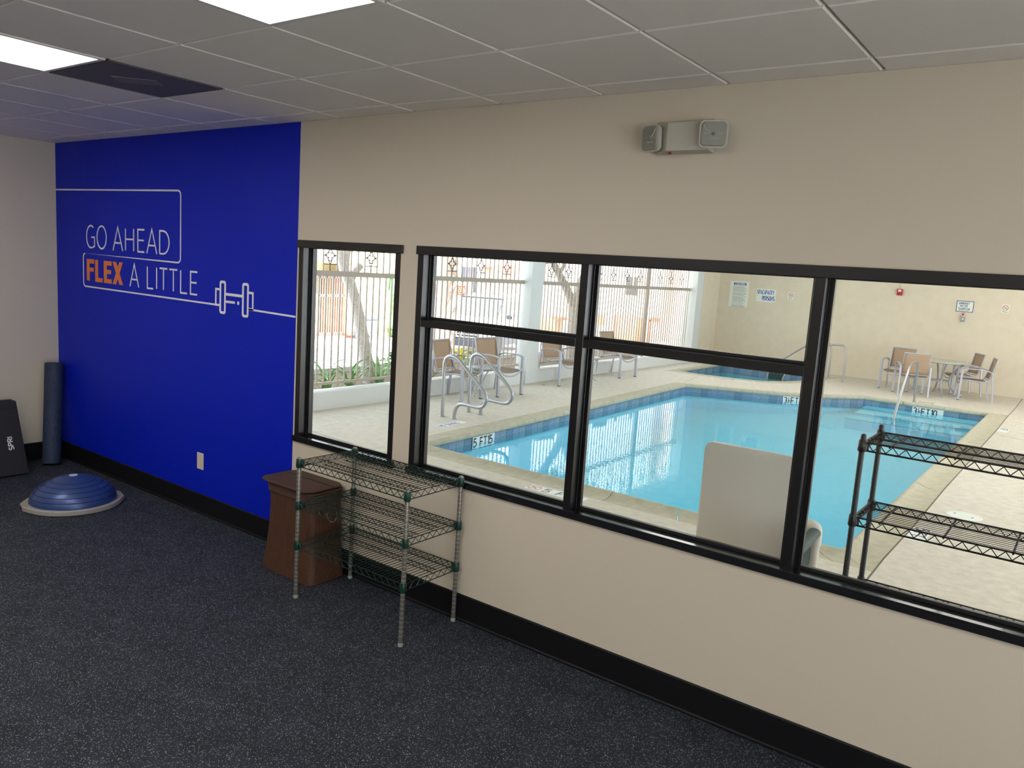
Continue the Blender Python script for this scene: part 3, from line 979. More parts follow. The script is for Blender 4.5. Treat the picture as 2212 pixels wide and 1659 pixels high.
pts = smooth_path([(-3.665, -.17, .435), (-3.655, -.165, .40), (-3.650, -.145, .372), (-3.650, -.115, .372), (-3.655, -.095, .40), (-3.665, -.09, .435)], 2)
obj('rope_handle', MB().tube(pts, .004, 6), 'rope', t, smooth=True)

# ------------------------------------------------------------------ wire shelving
def wire_shelf(name, label, x0, x1, y0, y1, ztop, shelves, epoxy, collar_m, post_m, ring_m, along, foot_m, npitch, trusses, group=None, k_=1.0):
    t = thing(name, label, 'shelf', ((x0 + x1) / 2, (y0 + y1) / 2, 0), group)
    R_ = .0125
    for x in (x0, x1):
        for y in (y0, y1):
            pm = MB().lathe([(R_, .018), (R_, ztop - .012), (R_ * .8, ztop - .003), (.002, ztop)], (x, y, 0), 14)
            p = obj('post', pm, post_m, t, smooth=True)
            rg = MB()
            z = .06
            while z < ztop - .03:
                rg.lathe([(R_ + .0006, z - .0012), (R_ + .0006, z + .0012)], (x, y, 0), 14); z += .0254
            obj('groove_ring', rg, ring_m, p, kind='stuff')
            obj('foot', MB().lathe([(.0135, 0), (.0145, .004), (.0145, .016), (.0125, .020)], (x, y, 0), 14), foot_m, p)
    for zs in shelves:
        sh = MB()
        e = .004 * k_
        zt_, zb_ = zs, zs - .036
        for z in (zt_, zb_):
            sh.tube([(x0, y0, z), (x1, y0, z)], e * .8, 6); sh.tube([(x0, y1, z), (x1, y1, z)], e * .8, 6)
            sh.tube([(x0, y0, z), (x0, y1, z)], e * .8, 6); sh.tube([(x1, y0, z), (x1, y1, z)], e * .8, 6)
        def zig(ax_, c, a0, a1, pitch):
            nn = max(2, int(round((a1 - a0) / pitch)))
            pts = []
            for k in range(2 * nn + 1):
                u = a0 + (a1 - a0) * k / (2 * nn)
                z = zt_ - .003 if k % 2 == 0 else zb_ + .003
                pts.append((u, c, z) if ax_ == 'x' else (c, u, z))
            sh.tube(pts, .0024 * k_, 5)
        zig('x', y0, x0 + .02, x1 - .02, .052); zig('x', y1, x0 + .02, x1 - .02, .052)
        zig('y', x0, y0 + .02, y1 - .02, .052); zig('y', x1, y0 + .02, y1 - .02, .052)
        frm = obj('shelf', sh, epoxy, t)
        for tt in trusses:
            ts = MB()
            if along == 'y':
                yy = y0 + (y1 - y0) * tt
                ts.tube([(x0 + .03, yy, zt_ - .006), (x1 - .03, yy, zt_ - .006)], .0030, 6)
                ts.tube([(x0 + .06, yy, zb_ + .004), (x1 - .06, yy, zb_ + .004)], .0026, 6)
                nn = int((x1 - x0 - .12) / .05)
                pts = [(x0 + .06 + (x1 - x0 - .12) * k / (2 * nn), yy, (zt_ - .006) if k % 2 == 0 else zb_ + .004) for k in range(2 * nn + 1)]
                ts.tube(pts, .0022, 5)
            else:
                xx = x0 + (x1 - x0) * tt
                ts.tube([(xx, y0, zt_ - .006), (xx, y1, zt_ - .006)], .0045, 6)
            obj('stiffener', ts, epoxy, frm)
        wi = MB()
        if along == 'y':
            k = int((x1 - x0) / npitch)
            for q in range(1, k):
                x = x0 + (x1 - x0) * q / k
                wi.tube([(x, y0, zt_), (x, y1, zt_)], .0021, 5)
        else:
            k = int((y1 - y0) / npitch)
            for q in range(1, k):
                y = y0 + (y1 - y0) * q / k
                wi.tube([(x0, y, zt_), (x1, y, zt_)], .0017, 5)
        obj('wire_grid', wi, epoxy, frm, kind='stuff')
        for x in (x0, x1):
            for y in (y0, y1):
                cm = MB().lathe([(.0165, zb_ - .006), (.0190, zb_ + .002), (.0175, zt_ + .006), (.0155, zt_ + .010)], (x, y, 0), 16)
                cm.obox(((x + (x0 + x1) / 2 * .0) + (.016 if x == x0 else -.016), y + (.016 if y == y0 else -.016), (zt_ + zb_) / 2), (.012, .012, .040), RZ(PI / 4))
                obj('corner_collar', cm, collar_m, t, smooth=True)
    return t
wire_shelf('wire_shelf', 'dark green three-tier wire shelf with silver posts on the gym floor', -3.578, -2.715, -.458, -.036, .852, [.832, .582, .340],
           'green_epoxy', 'green_collar', 'zinc', 'zinc_ring', 'y', 'foot_grey', .0262, (.30, .68))
wire_shelf('wire_shelf', 'black wire shelf on the pool deck seen through the right window', -.765, .455, .35, .70, 1.388, [1.350, 1.010, .62, .25],
           'black_steel', 'black_steel', 'black_post', 'black_steel', 'x', 'black_steel', .027, (.09, .295, .5, .705, .91), None, 1.4)

# ================================================================== POOL ROOM
DX0, DX1, DY1 = -8.06, 7.0, 16.45
pool = [(-5.82, 3.05), (-6.25, 10.86), (-5.73, 11.15), (-5.13, 11.41), (-4.58, 11.71), (-4.09, 12.10), (-3.46, 12.86), (-1.395, 12.90), (-1.38, 3.02)]
spa = [(-7.40, 12.88), (-7.40, 15.55), (-4.95, 15.55), (-5.02, 14.25), (-5.25, 13.55), (-5.55, 13.13), (-6.08, 12.92), (-6.80, 12.83)]
def miters(poly):
    n = len(poly); out_ = []
    for i in range(n):
        a, b_, c = Vector(poly[i - 1]), Vector(poly[i]), Vector(poly[(i + 1) % n])
        d1, d2 = (b_ - a).normalized(), (c - b_).normalized()
        n1, n2 = Vector((-d1.y, d1.x)), Vector((-d2.y, d2.x))
        m_ = (n1 + n2).normalized()
        out_.append(m_ / max(.3, m_.dot(n1)))
    return out_
mp, ms = miters(pool), miters(spa)     # clockwise from above: left normal points outward
CW, CWS = .30, .20
pool_out = [Vector(p) + m_ * CW for p, m_ in zip(pool, mp)]
spa_out = [Vector(p) + m_ * CWS for p, m_ in zip(spa, ms)]

def sheet_with_holes(outer, holes, z0, z1):
    from mathutils.geometry import delaunay_2d_cdt
    pts = []; edges = []; loops = []
    for lp in [outer] + holes:
        n0 = len(pts); pts += [Vector((p[0], p[1])) for p in lp]; k = len(lp)
        edges += [(n0 + i, n0 + (i + 1) % k) for i in range(k)]; loops.append((n0, k))
    vo, eo, fo_, *_ = delaunay_2d_cdt(pts, edges, [], 0, 1e-6)
    def inside(p, poly):
        c = False; m_ = len(poly)
        for i in range(m_):
            x1_, y1_ = poly[i][0], poly[i][1]; x2_, y2_ = poly[i - 1][0], poly[i - 1][1]
            if (y1_ > p.y) != (y2_ > p.y) and p.x < (x2_ - x1_) * (p.y - y1_) / (y2_ - y1_) + x1_: c = not c
        return c
    keep = []
    for f_ in fo_:
        ctr = sum((vo[i] for i in f_), Vector((0, 0))) / len(f_)
        if inside(ctr, outer) and not any(inside(ctr, h) for h in holes): keep.append(tuple(f_))
    n = len(vo)
    mb = MB()
    vs = [(v.x, v.y, z1) for v in vo] + [(v.x, v.y, z0) for v in vo]
    faces = list(keep) + [tuple(i + n for i in reversed(f_)) for f_ in keep]
    for n0, k in loops:
        for i in range(k):
            a, b_ = n0 + i, n0 + (i + 1) % k
            faces.append((a, b_, b_ + n, a + n))
    mb.add(vs, faces)
    return mb
deck = struct('pool_deck', sheet_with_holes([(DX0 - .3, WT), (DX1, WT), (DX1, DY1), (DX0 - .3, DY1)], [[tuple(p) for p in pool_out], [tuple(p) for p in spa_out]], -.10, 0.0), 'deck')
# saw joints and the irregular expansion joint beside the right coping
jm = MB()
def deck_line(pts, w_, m=0):
    jm.stroke(pts, w_, lambda u, v, d: (u, v, .0002 + d), .0006)
deck_line([(-7.4, 2.55), (-6.2, 2.47), (-5.8, 2.45)], .008)
deck_line([(-1.075, .16), (-1.07, 2.4), (-1.082, 3.1), (-1.073, 4.2), (-1.086, 6.0), (-1.078, 8.0), (-1.09, 9.3), (-1.083, 11.0), (-1.098, 13.1), (-1.09, 14.5), (-1.11, 16.40)], .013)
deck_line([(-4.6, 16.40), (-4.75, 15.55)], .008)
deck_line([(-4.15, 12.42), (-4.62, 13.9)], .006)
deck_line([(-6.42, 11.1), (-6.72, 12.62)], .007)
deck_line([(-1.05, 10.62), (-.9, 10.55), (-.6, 10.35), (0, 10.25), (1.2, 10.1)], .006)
deck_line([(-.9, 1.35), (-.55, 1.5), (-.3, 1.48), (.2, 1.62)], .004)
obj('expansion_joint', jm, 'joint', deck)

# pool shell
pl = thing('swimming_pool', 'turquoise swimming pool with blue tile band and cast coping beyond the windows', 'swimming pool', (-3.6, 7.8, 0))
shell = MB()
ZF = -.95
zfl = lambda y: -.95 + .65 * (y - 3.0) / 9.9        # shallow end at the back
ins = [Vector(p) + m_ * .02 for p, m_ in zip(pool, mp)]
n = len(ins)
for i in range(n):
    a, b_ = ins[i], ins[(i + 1) % n]
    shell.add([(a.x, a.y, -.05), (b_.x, b_.y, -.05), (b_.x, b_.y, zfl(b_.y)), (a.x, a.y, zfl(a.y))], [(0, 1, 2, 3)])
shell.add([(p.x, p.y, zfl(p.y)) for p in ins], [tuple(range(n))])
obj('basin', shell, 'plaster', pl)
for (ya, z) in ((12.36, -.150), (11.87, -.185), (11.34, -.225)):
    s_ = MB().box(-3.40, -1.37, ya, 12.92, ZF, z)
    so = obj('step', s_, 'plaster', pl)
    obj('nosing', MB().box(-3.40, -1.37, ya - .002, ya + .022, z, z + .004), 'ink', so)
wm = MB()
ZW = -.125
wi_ = [Vector(p) + m_ * .012 for p, m_ in zip(pool, mp)]
wm.add([(p.x, p.y, ZW) for p in wi_], [tuple(range(n))])
obj('water', wm, 'water', pl, face_up=True)

def coping(parent, poly, mit, w_, cuts, matn, dish):
    prof = [(w_, -.06), (w_, -.001), (w_ * .62, -.004 - dish), (w_ * .34, .002 - dish * .5), (.055, .016 + dish), (.030, .020 + dish), (.010, .012 + dish), (.0, -.008), (.0, -.034), (.012, -.047), (w_ * .5, -.06)]
    nn = len(poly)
    for i in range(nn):
        A, B = Vector(poly[i]), Vector(poly[(i + 1) % nn]); mA, mB = mit[i], mit[(i + 1) % nn]
        Lg = (B - A).length
        cs = cuts.get(i)
        if cs is None:
            k = max(1, round(Lg / .75)); cs = [q / k for q in range(1, k)]
        ts = [0] + list(cs) + [1]
        for t0, t1 in zip(ts[:-1], ts[1:]):
            g = .004 / Lg
            e0 = t0 + (g if t0 > 0 else g * .4); e1 = t1 - (g if t1 < 1 else g * .4)
            mb = MB(); kk = len(prof)
            for e in (e0, e1):
                for (d, z) in prof:
                    p = (A + mA * d) * (1 - e) + (B + mB * d) * e
                    mb.v.append((p.x, p.y, z))
            mb.f += [(q, (q + 1) % kk, kk + (q + 1) % kk, kk + q) for q in range(kk)] + [tuple(range(kk)), tuple(reversed(range(kk, 2 * kk)))]
            mb.m += [0] * (kk + 2)
            obj('coping_stone', mb, matn, parent, smooth=True)
fx = lambda x: (x - (-1.38)) / (-5.82 + 1.38)
coping(pl, pool, mp, CW, {8: [fx(x) for x in (-1.62, -2.10, -2.75, -3.40, -4.19, -4.83, -5.47)], 7: [.35, .7]}, 'coping', .007)

# waterline tiles, one by one where the camera can see them
def tile_band(parent, poly, mit, edges, zt_, hh, pitch, joined):
    nn = len(poly)
    base = {}
    for i in range(nn):
        A, B = Vector(poly[i]) + mit[i] * .010, Vector(poly[(i + 1) % nn]) + mit[(i + 1) % nn] * .010
        d = (B - A); Lg = d.length; d.normalize(); nv = Vector((-d.y, d.x))
        k = max(1, round(Lg / pitch)); p_ = Lg / k
        if i in edges:
            R = Matrix(((d.x, nv.x, 0), (d.y, nv.y, 0), (0, 0, 1)))
            for q in range(k):
                c = A + d * (p_ * (q + .5))
                key = (round(p_, 3), (q * 7 + i * 3) % 3)
                if key not in base:
                    mb = MB().box(-p_ / 2 + .002, p_ / 2 - .002, -.004, .008, -hh / 2, hh / 2)
                    o = obj('tile', mb, ('t1', 't2', 't3')[key[1]], None)
                    o.parent = parent; base[key] = o
                else:
                    o = copy_part(base[key], parent)
                o0 = world_off(parent)
                o.location = (c.x - o0.x, c.y - o0.y, zt_ - hh / 2 - o0.z)
                o.rotation_euler = R.to_euler()
        else:
            mb = joined
            mb.add([(A.x, A.y, zt_), (B.x, B.y, zt_), (B.x, B.y, zt_ - hh), (A.x, A.y, zt_ - hh)], [(0, 1, 2, 3)])
jt = MB()
tile_band(pl, pool, mp, {0, 1, 2, 3, 4, 5, 6}, -.048, .152, .152, jt)
obj('tile_band', jt, 't2', pl, kind='stuff')

def edge_marker(parent, A, B, c0, c1, text, zc, hh, thing_args):
    """white tiles with characters set in the band between points A and B"""
    A = Vector(A); B = Vector(B)
    d = (B - A).normalized(); nv = Vector((d.y, -d.x))
    F = lambda u, v, q: (A.x + d.x * u + nv.x * (q + .002), A.y + d.y * u + nv.y * (q + .002), v)
    t_ = thing('depth_marker', *thing_args, loc=F((c0 + c1) / 2, zc, 0), group='depth markers')
    k = max(1, round((c1 - c0) / .15)); p_ = (c1 - c0) / k
    for q in range(k):
        a_ = c0 + q * p_
        mb = MB().prism([(a_ + .001, zc - hh / 2), (a_ + p_ - .001, zc - hh / 2), (a_ + p_ - .001, zc + hh / 2), (a_ + .001, zc + hh / 2)], 0, .006, F=F)
        obj('tile', mb, 'marker', t_)
    mb = MB()
    h_ = hh * .72
    tw = text_width(text, .16) * h_
    sx = min(1.2, (c1 - c0 - .04) / tw)
    write(mb, text, c0 + .02, zc - h_ / 2, h_, lambda u, v, q_: F(u, v, .006 + q_), .017, sx=sx, gap=.16, thick=.001)
    obj('characters', mb, 'ink', t_)
e3a, e3b = pool[4], pool[5]
edge_marker(pl, pool[3], pool[4], .62, .64, '1', -.11, .001, ('tiny tile chip', 'marker')) if False else None
Lt = (Vector(pool[5]) - Vector(pool[4])).length
edge_marker(pl, pool[4], pool[5], -.06, .46, '3½FT10', -.112, .142, ('white 3½ FT 10 depth marker in the back tile band nearest the window mullion', 'depth marker'))
edge_marker(pl, pool[6], pool[7], .86, 1.38, '3½FT10', -.112, .142, ('white 3½ FT 10 depth marker in the back tile band below the right table', 'depth marker'))
edge_marker(pl, pool[0], pool[1], .90, 1.36, '5 FT15', -.112, .142, ('white 5 FT 15 depth marker in the left tile band below the handrails', 'depth marker'))

# spa
sp = thing('spa_pool', 'small spa pool with blue tiles at the back left of the deck', 'spa', (-6.2, 14.2, 0))
shell = MB(); ins = [Vector(p) + m_ * .02 for p, m_ in zip(spa, ms)]; n = len(ins)
for i in range(n):
    a, b_ = ins[i], ins[(i + 1) % n]
    shell.add([(a.x, a.y, -.05), (b_.x, b_.y, -.05), (b_.x, b_.y, -.7), (a.x, a.y, -.7)], [(0, 1, 2, 3)])
shell.add([(p.x, p.y, -.7) for p in ins], [tuple(range(n))])
obj('basin', shell, 'plaster', sp)
obj('water', MB().box(0, 0, 0, 0, 0, 0) if False else (lambda m_: (m_.add([(p.x, p.y, -.185) for p in [Vector(a) + b2 * .012 for a, b2 in zip(spa, ms)]], [tuple(range(n))]), m_)[1])(MB()), 'spa_water', sp, face_up=True)
coping(sp, spa, ms, CWS, {}, 'coping', .0)
jt = MB()
tile_band(sp, spa, ms, {0, 1}, -.048, .152, .152, jt)
obj('tile_band', jt, 't1', sp, kind='stuff')
sk = MB()
sk.box(-6.27, -5.86, 15.535, 15.552, -.20, -.055)
obj('skimmer_mouth', sk, 'fabric_green', sp, label='dark skimmer opening')
edge_marker(sp, spa[0], spa[1], .12, .58, '3 FT10', -.11, .120, ('white 3 FT 10 depth marker in the left tile band of the spa', 'depth marker'))

# deck lettering tiles
def deck_marker(O, U, V, wd, hg, items, label, tiles=None):
    O, U, V = Vector(O), Vector(U).normalized(), Vector(V).normalized()
    F = lambda u, v, d: tuple(O + U * u + V * v + Vector((0, 0, .001 + d)))
    t_ = thing('depth_marker', label, 'depth marker', F(wd / 2, hg / 2, 0), 'depth markers')
    k = tiles or max(1, round(wd / .155)); p_ = wd / k
    for q in range(k):
        mb = MB().prism([(q * p_ + .0015, 0), ((q + 1) * p_ - .0015, 0), ((q + 1) * p_ - .0015, hg), (q * p_ + .0015, hg)], 0, .002, F=F)
        obj('tile', mb, 'marker', t_)
    F2 = lambda u, v, d: F(u, v, .002 + d)
    for it in items:
        mb = MB()
        if it[0] == 'text':
            _, tx, u, v, h_, w_, mt, sx = it
            write(mb, tx, u, v, h_, F2, w_, sx=sx, gap=.16, thick=.0008)
            obj('characters', mb, mt, t_)
        else:
            _, u, v, r_, mt = it
            mb.stroke(arc(u, v, r_, r_, 0, 360, 22), r_ * .2, F2, .0008, closed=True)
            mb.stroke([(u - r_ * .7, v + r_ * .7), (u + r_ * .7, v - r_ * .7)], r_ * .25, F2, .0008)
            obj('prohibition_ring', mb, mt, t_)
            m2 = MB()
            m2.stroke([(u - r_ * .6, v - r_ * .45), (u, v + r_ * .1), (u + r_ * .6, v + r_ * .55)], r_ * .16, F2, .0006)
            m2.stroke([(u - r_ * .55, v + .1 * r_), (u + .1 * r_, v - r_ * .1)], r_ * .12, F2, .0006)
            obj('diver_figure', m2, 'ink_grey', t_)
    return t_
deck_marker((-4.082, 2.530, 0), (1, 0, 0), (0, 1, 0), .618, .155, [('ring', .075, .078, .062, 'ink_pink'), ('text', '5', .185, .025, .105, .016, 'ink_grey', 1.2), ('text', 'FT', .335, .025, .105, .016, 'ink_grey', 1.0), ('text', '15', .495, .025, .105, .016, 'ink_grey', 1.0)],
            'white 5 FT 15 deck tiles with a red ring just outside the window', 4)
deck_marker((-6.36, 3.95, 0), (-.02, 1, 0), (-1, -.02, 0), .50, .125, [('text', 'NO DIVING', .02, .025, .075, .011, 'ink_blue', .95)],
            'white deck tiles with blue lettering beside the left handrails', 3)
deck_marker((-1.068, 3.76, 0), (0, 1, 0), (1, 0, 0), .44, .150, [('text', '5 FT', .03, .03, .10, .016, 'ink', 1.15)],
            'white deck tile with dark characters under the black wire shelf', 3) if False else None
deck_marker((-.915, 4.20, 0), (0, -1, 0), (-1, 0, 0) if False else (1, 0, 0), .44, .150, [], 'unused', 1) if False else None
deck_marker((-1.066, 4.21, 0), (0, -1, 0), (1, 0, 0), .45, .148, [('text', '5 FT', .03, .025, .10, .016, 'ink', 1.2)],
            'white deck tile with dark characters seen through the black wire shelf', 3)
deck_marker((-1.070, 11.42, 0), (0, -1, 0), (1, 0, 0), .50, .140, [('text', '3½FT', .03, .022, .095, .015, 'ink_grey', 1.15)],
            'small white depth tile on the right deck near the table corner', 3)
deck_marker((-6.22, 12.40, 0), (.78, .56, 0), (-.56, .78, 0), .78, .12, [('text', '3½FT10', .03, .02, .08, .013, 'ink_grey', 1.2), ('ring', .70, .06, .045, 'ink_pink')],
            'pale depth tiles on the deck in front of the spa', 5)
deck_marker((-2.62, 13.28, 0), (1, .02, 0), (-.02, 1, 0), .55, .11, [('text', '3½FT10', .03, .02, .07, .012, 'ink', 1.2)],
            'depth tiles on the back deck beside the stair rail foot', 4)

# skimmer lid
t = thing('skimmer_lid', 'round white skimmer lid set in the deck right of the pool', 'skimmer lid', (-.775, 4.985, 0))
obj('rim', MB().lathe([(.150, .0), (.150, .004), (.140, .005), (.140, .0)], (-.775, 4.985, 0), 32), 'lid', t)
obj('cover', MB().lathe([(.138, .0005), (.138, .004), (.05, .005), (.0005, .005)], (-.775, 4.985, 0), 32), 'lid', t)
for (x, y) in ((-.857, 5.01), (-.705, 4.96)):
    obj('finger_hole', MB().lathe([(.013, .004), (.013, .0056)], (x, y, 0), 12), 'ink_grey', t)
tag(obj('dry_leaf', MB().grid(lambda u, v: (-7.80 + .10 * u, 8.17 + .05 * v * math.sin(PI * u) - .02, .004 + .018 * math.sin(PI * u) * (1 - .6 * abs(v - .5))), 8, 4), 'terracotta'), 'small brown dry leaf on the deck beside the white column', 'leaf')

# ------------------------------------------------------------------ pool-room shell
BW = struct('wall_back', MB().box(-8.06, DX1, DY1, DY1 + .2, 0, 3.6), 'beige_stucco')
pil = MB().box(-8.30, -8.02, 15.36, 15.80, 0, 3.4)
pil.box(-8.30, -8.05, 15.80, DY1, 0, 3.4)
struct('wall_back_return', pil, 'beige_stucco')
struct('ceiling_pool', MB().box(-9.1, DX1 + .3, WT, DY1 + .2, 3.25, 3.45), 'pool_ceiling')
struct('trim_fence_beam', MB().box(-8.34, -8.00, WT, 15.4, 2.72, 3.25), 'stucco')
kb = MB().box(-8.28, -8.06, WT, 8.02, -.3, .238).box(-8.28, -8.06, 8.36, 15.02, -.3, .238)
struct('trim_kerb', kb, 'stucco', bevel=.006)
c1 = struct('column_fence', MB().box(-8.27, -8.02, 8.00, 8.36, -.3, 2.72), 'stucco', bevel=.004)
c2 = struct('column_corner', MB().box(-8.31, -8.02, 15.00, 15.36, -.3, 2.72), 'stucco', bevel=.004)
struct('wall_pool_divider', MB().box(XL - .9, XL - .15, -.1, WT, -.3, 3.25), 'stucco')
for k, y in enumerate((.4, 5.6, 10.8, 16.0)):
    struct('column_right', MB().box(DX1 - .35, DX1, y - .18, y + .18, 0, 3.25), 'stucco')

for k, (x, y) in enumerate(((-5.6, 12.3), (-3.0, 12.3), (-.4, 12.3), (2.2, 12.3), (-4.3, 7.0), (-1.0, 7.0), (2.3, 7.0))):  # unseen fill lights, added to brighten the deck and back wall
    t = thing('pool_fill_light', ['leftmost added fill light of the rear row on the pool ceiling', 'second added fill light of the rear row on the pool ceiling', 'third added fill light of the rear row on the pool ceiling', 'rightmost added fill light of the rear row on the pool ceiling',
        'left added fill light of the front row on the pool ceiling', 'middle added fill light of the front row on the pool ceiling', 'right added fill light of the front row on the pool ceiling'][k], 'ceiling light', (x, y, 3.25), 'added pool fill lights')
    obj('housing', MB().box(x - .64, x + .64, y - .33, y + .33, 3.17, 3.25), 'white_metal', t, bevel=.006)
    obj('diffuser', MB().box(x - .60, x + .60, y - .29, y + .29, 3.158, 3.17), 'pool_fill', t)

# ------------------------------------------------------------------ fence: rails, every bar, wrought panels
FX = -8.20
def fence(label, y0, y1, lower, upper_dec, upper_bars, post):
    f_ = thing('fence', label, 'fence', (FX, (y0 + y1) / 2, .24), 'iron fence sections')
    o0 = world_off(f_)
    obj('middle_rail', MB().box(FX - .02, FX + .025, y0, y1, 1.752, 1.820), 'fence', f_, bevel=.003)
    obj('bottom_rail', MB().box(FX - .016, FX + .016, y0, y1, .305, .342), 'fence', f_, bevel=.002)
    lb = obj('bar', MB().box(FX - .009, FX + .009, o0.y - .009, o0.y + .009, .325, 1.77), 'fence', f_)
    ub = obj('bar', MB().box(FX - .008, FX + .008, o0.y - .008, o0.y + .008, 1.80, 2.73), 'fence', f_)
    sb = obj('bar', MB().box(FX - .006, FX + .006, o0.y - .006, o0.y + .006, 1.80, 1.91), 'wrought', f_)
    first = {'l': True, 'u': True, 's': True, 'p': True}
    def put(src, key, y):
        if first[key]:
            src.location = (0, y - o0.y, 0); first[key] = False
        else:
            copy_part(src, f_, (0, y - o0.y, 0))
    for y in lower: put(lb, 'l', y)
    for y in upper_bars: put(ub, 'u', y)
    # one wrought motif: cross bar, quatrefoil, crossed arms, scroll
    mo = MB(); yc = o0.y
    P = lambda y, z: (FX, yc + y, z)
    mo.tube([P(-.115, 1.905), P(.115, 1.905)], .007, 5)
    r_ = .0075
    for k in range(4):
        a0 = [45, 135, 225, 315][k]
        cx, cz = .036 * math.cos(math.radians(a0 - 45)), 2.02 + .042 * math.sin(math.radians(a0 - 45))
        mo.tube([P(x, z) for x, z in arc(cx, cz, .030, .034, a0 - 45 - 130, a0 - 45 + 130, 8)], r_, 5)
    for sg in (-1, 1):
        mo.lathe([(.0, -.016), (.014, -.006), (.014, .006), (.0, .016)], P(sg * .082, 2.02), 6)
        mo.tube([P(0, 1.905), P(sg * .035, 1.965)], r_ * .8, 5)
        mo.tube([P(sg * .03, 2.07), P(0, 2.125), P(-sg * .05, 2.20), P(-sg * .082, 2.26)], r_, 5)
        mo.tube([P(sg * .082, 2.26), P(sg * .09, 2.34), P(sg * .05, 2.37), P(sg * .045, 2.32), P(0, 2.44), P(sg * .02, 2.5)], r_, 5)
        mo.tube([P(sg * .09, 2.34), P(sg * .06, 2.48), P(0, 2.56), P(0, 2.73)], r_, 5)
    mp_ = obj('scroll_panel', mo, 'wrought', f_)
    for y in upper_dec:
        put(mp_, 'p', y); put(sb, 's', y)
    for y in post:
        obj('post', MB().box(FX - .03, FX + .03, y - .03, y + .03, .238, 2.73), 'fence', f_)
    return f_
def seq(a, b_, p):
    k = round((b_ - a) / p); return [a + (b_ - a) * i / k for i in range(k + 1)]
low1 = [3.479 - .12 * i for i in range(26, 0, -1)] + seq(3.479, 7.905, .1196)
dec1 = [.78, 1.50, 2.21, 2.93, 3.652, 4.377, 5.09, 5.60, 6.081, 6.795, 7.491]
def upper(decs, ya, yb_):
    bars = []
    ed = []
    for d in decs: ed.append((d - .115, d + .115))
    prev = ya
    for a_, b2 in ed + [(yb_, None)]:
        gap = a_ - prev
        k = max(1, round(gap / .119))
        bars += [prev + gap * i / k for i in range(1 if prev == ya else 0, k + (1 if b2 is not None else 0))]
        prev = b2
    return bars
fence('greige iron fence between the gym wall and the white column', .18, 7.99, low1, dec1, upper(dec1, .22, 7.96), [])
low2 = seq(8.45, 14.94, .1125)
dec2 = [8.86, 9.43, 10.0, 10.57, 11.147, 11.736, 12.337, 13.297, 13.87, 14.455]
fence('greige iron fence with a centre post between the two white columns', 8.37, 14.99, low2, dec2, upper(dec2, 8.42, 14.95), [12.72])

# ------------------------------------------------------------------ wall signs on the back wall
YW = DY1
FB = lambda u, v, d: (u, YW - .001 - d, v)
def sign(name, label, x0, x1, z0, z1, cat='sign'):
    t_ = thing(name, label, cat, ((x0 + x1) / 2, YW, (z0 + z1) / 2))
    obj('sheet', MB().prism([(x0, z0), (x1, z0), (x1, z1), (x0, z1)], 0, .006, F=FB), 'sign_white', t_)
    return t_
FS = lambda u, v, d: FB(u, v, .006 + d)
t = sign('caution_sign', 'tall white sign headed CAUTION in a blue bar on the back wall', -7.758, -7.262, 1.426, 2.070)
obj('header_bar', MB().prism([(-7.668, 1.972), (-7.335, 1.972), (-7.335, 2.034), (-7.668, 2.034)], 0, .001, F=FS), 'ink_blue', t)
mb = MB(); write(mb, 'CAUTION', -7.625, 1.982, .042, lambda u, v, d: FS(u, v, .001 + d), .010, sx=1.28, gap=.2, thick=.0008)
obj('heading', mb, 'white_print', t)
mb = MB()
random.seed(3)
def para(rows, z):
    for r_ in range(rows):
        u = -7.685 if r_ == 0 else -7.672
        end = -7.672 + random.uniform(.28, .365)
        while u < end:
            wd = random.uniform(.018, .05)
            mb.stroke([(u, z), (min(u + wd, end), z)], .008, FS, .0006)
            u += wd + .009
        z -= .0255
    return z - .012
z = 1.935
for rows in (6, 3, 6, 1, 3): z = para(rows, z)
obj('fine_print', mb, 'ink_navy', t, kind='stuff')
t = sign('spa_capacity_sign', 'white SPA CAPACITY PERSONS sign in blue letters on the back wall', -7.058, -6.567, 1.600, 1.920)
mb = MB()
write(mb, 'SPA', -7.035, 1.790, .098, FS, .014, sx=.62, gap=.20, thick=.001)
write(mb, 'CAPACITY', -6.905, 1.790, .098, FS, .014, sx=.56, gap=.20, thick=.001)
write(mb, 'PERSONS', -6.895, 1.640, .100, FS, .016, sx=.62, gap=.20, thick=.001)
obj('lettering', mb, 'ink_blue', t)
def nosmoke(label, x0, x1, z0, z1):
    t_ = sign('no_smoking_sign', label, x0, x1, z0, z1)
    cx, cz, r_ = (x0 + x1) / 2, z1 - .072, .050
    mb = MB(); mb.stroke(arc(cx, cz, r_, r_, 0, 360, 22), .011, FS, .001, closed=True)
    mb.stroke([(cx - r_ * .7, cz + r_ * .7), (cx + r_ * .7, cz - r_ * .7)], .010, FS, .001)
    obj('prohibition_ring', mb, 'ink_red', t_)
    mb = MB(); mb.stroke([(cx - .030, cz - .006), (cx + .026, cz - .006)], .009, FS, .0006)
    mb.stroke(smooth_path([(cx + .018, cz + .002), (cx + .030, cz + .012), (cx + .014, cz + .020), (cx + .026, cz + .03)], 2), .004, FS, .0006)
    obj('cigarette_symbol', mb, 'ink_grey', t_)
    mb = MB(); mb.stroke([(x0 + .018, z0 + .040), (x0 + .045, z0 + .040)], .010, FS, .0006)
    mb.stroke([(x0 + .018, z0 + .022), (x1 - .018, z0 + .022)], .010, FS, .0006)
    obj('caption', mb, 'ink_grey', t_)
nosmoke('small white no-smoking sign right of the spa capacity sign', -6.258, -6.126, 1.698, 1.884)
nosmoke('small white no-smoking sign at the right end of the back wall', -1.738, -1.604, 1.760, 1.942)
t = sign('emergency_sign', 'white EMERGENCY SHUT-OFF SWITCH sign with a blue border on the back wall', -2.594, -2.260, 1.718, 1.958)
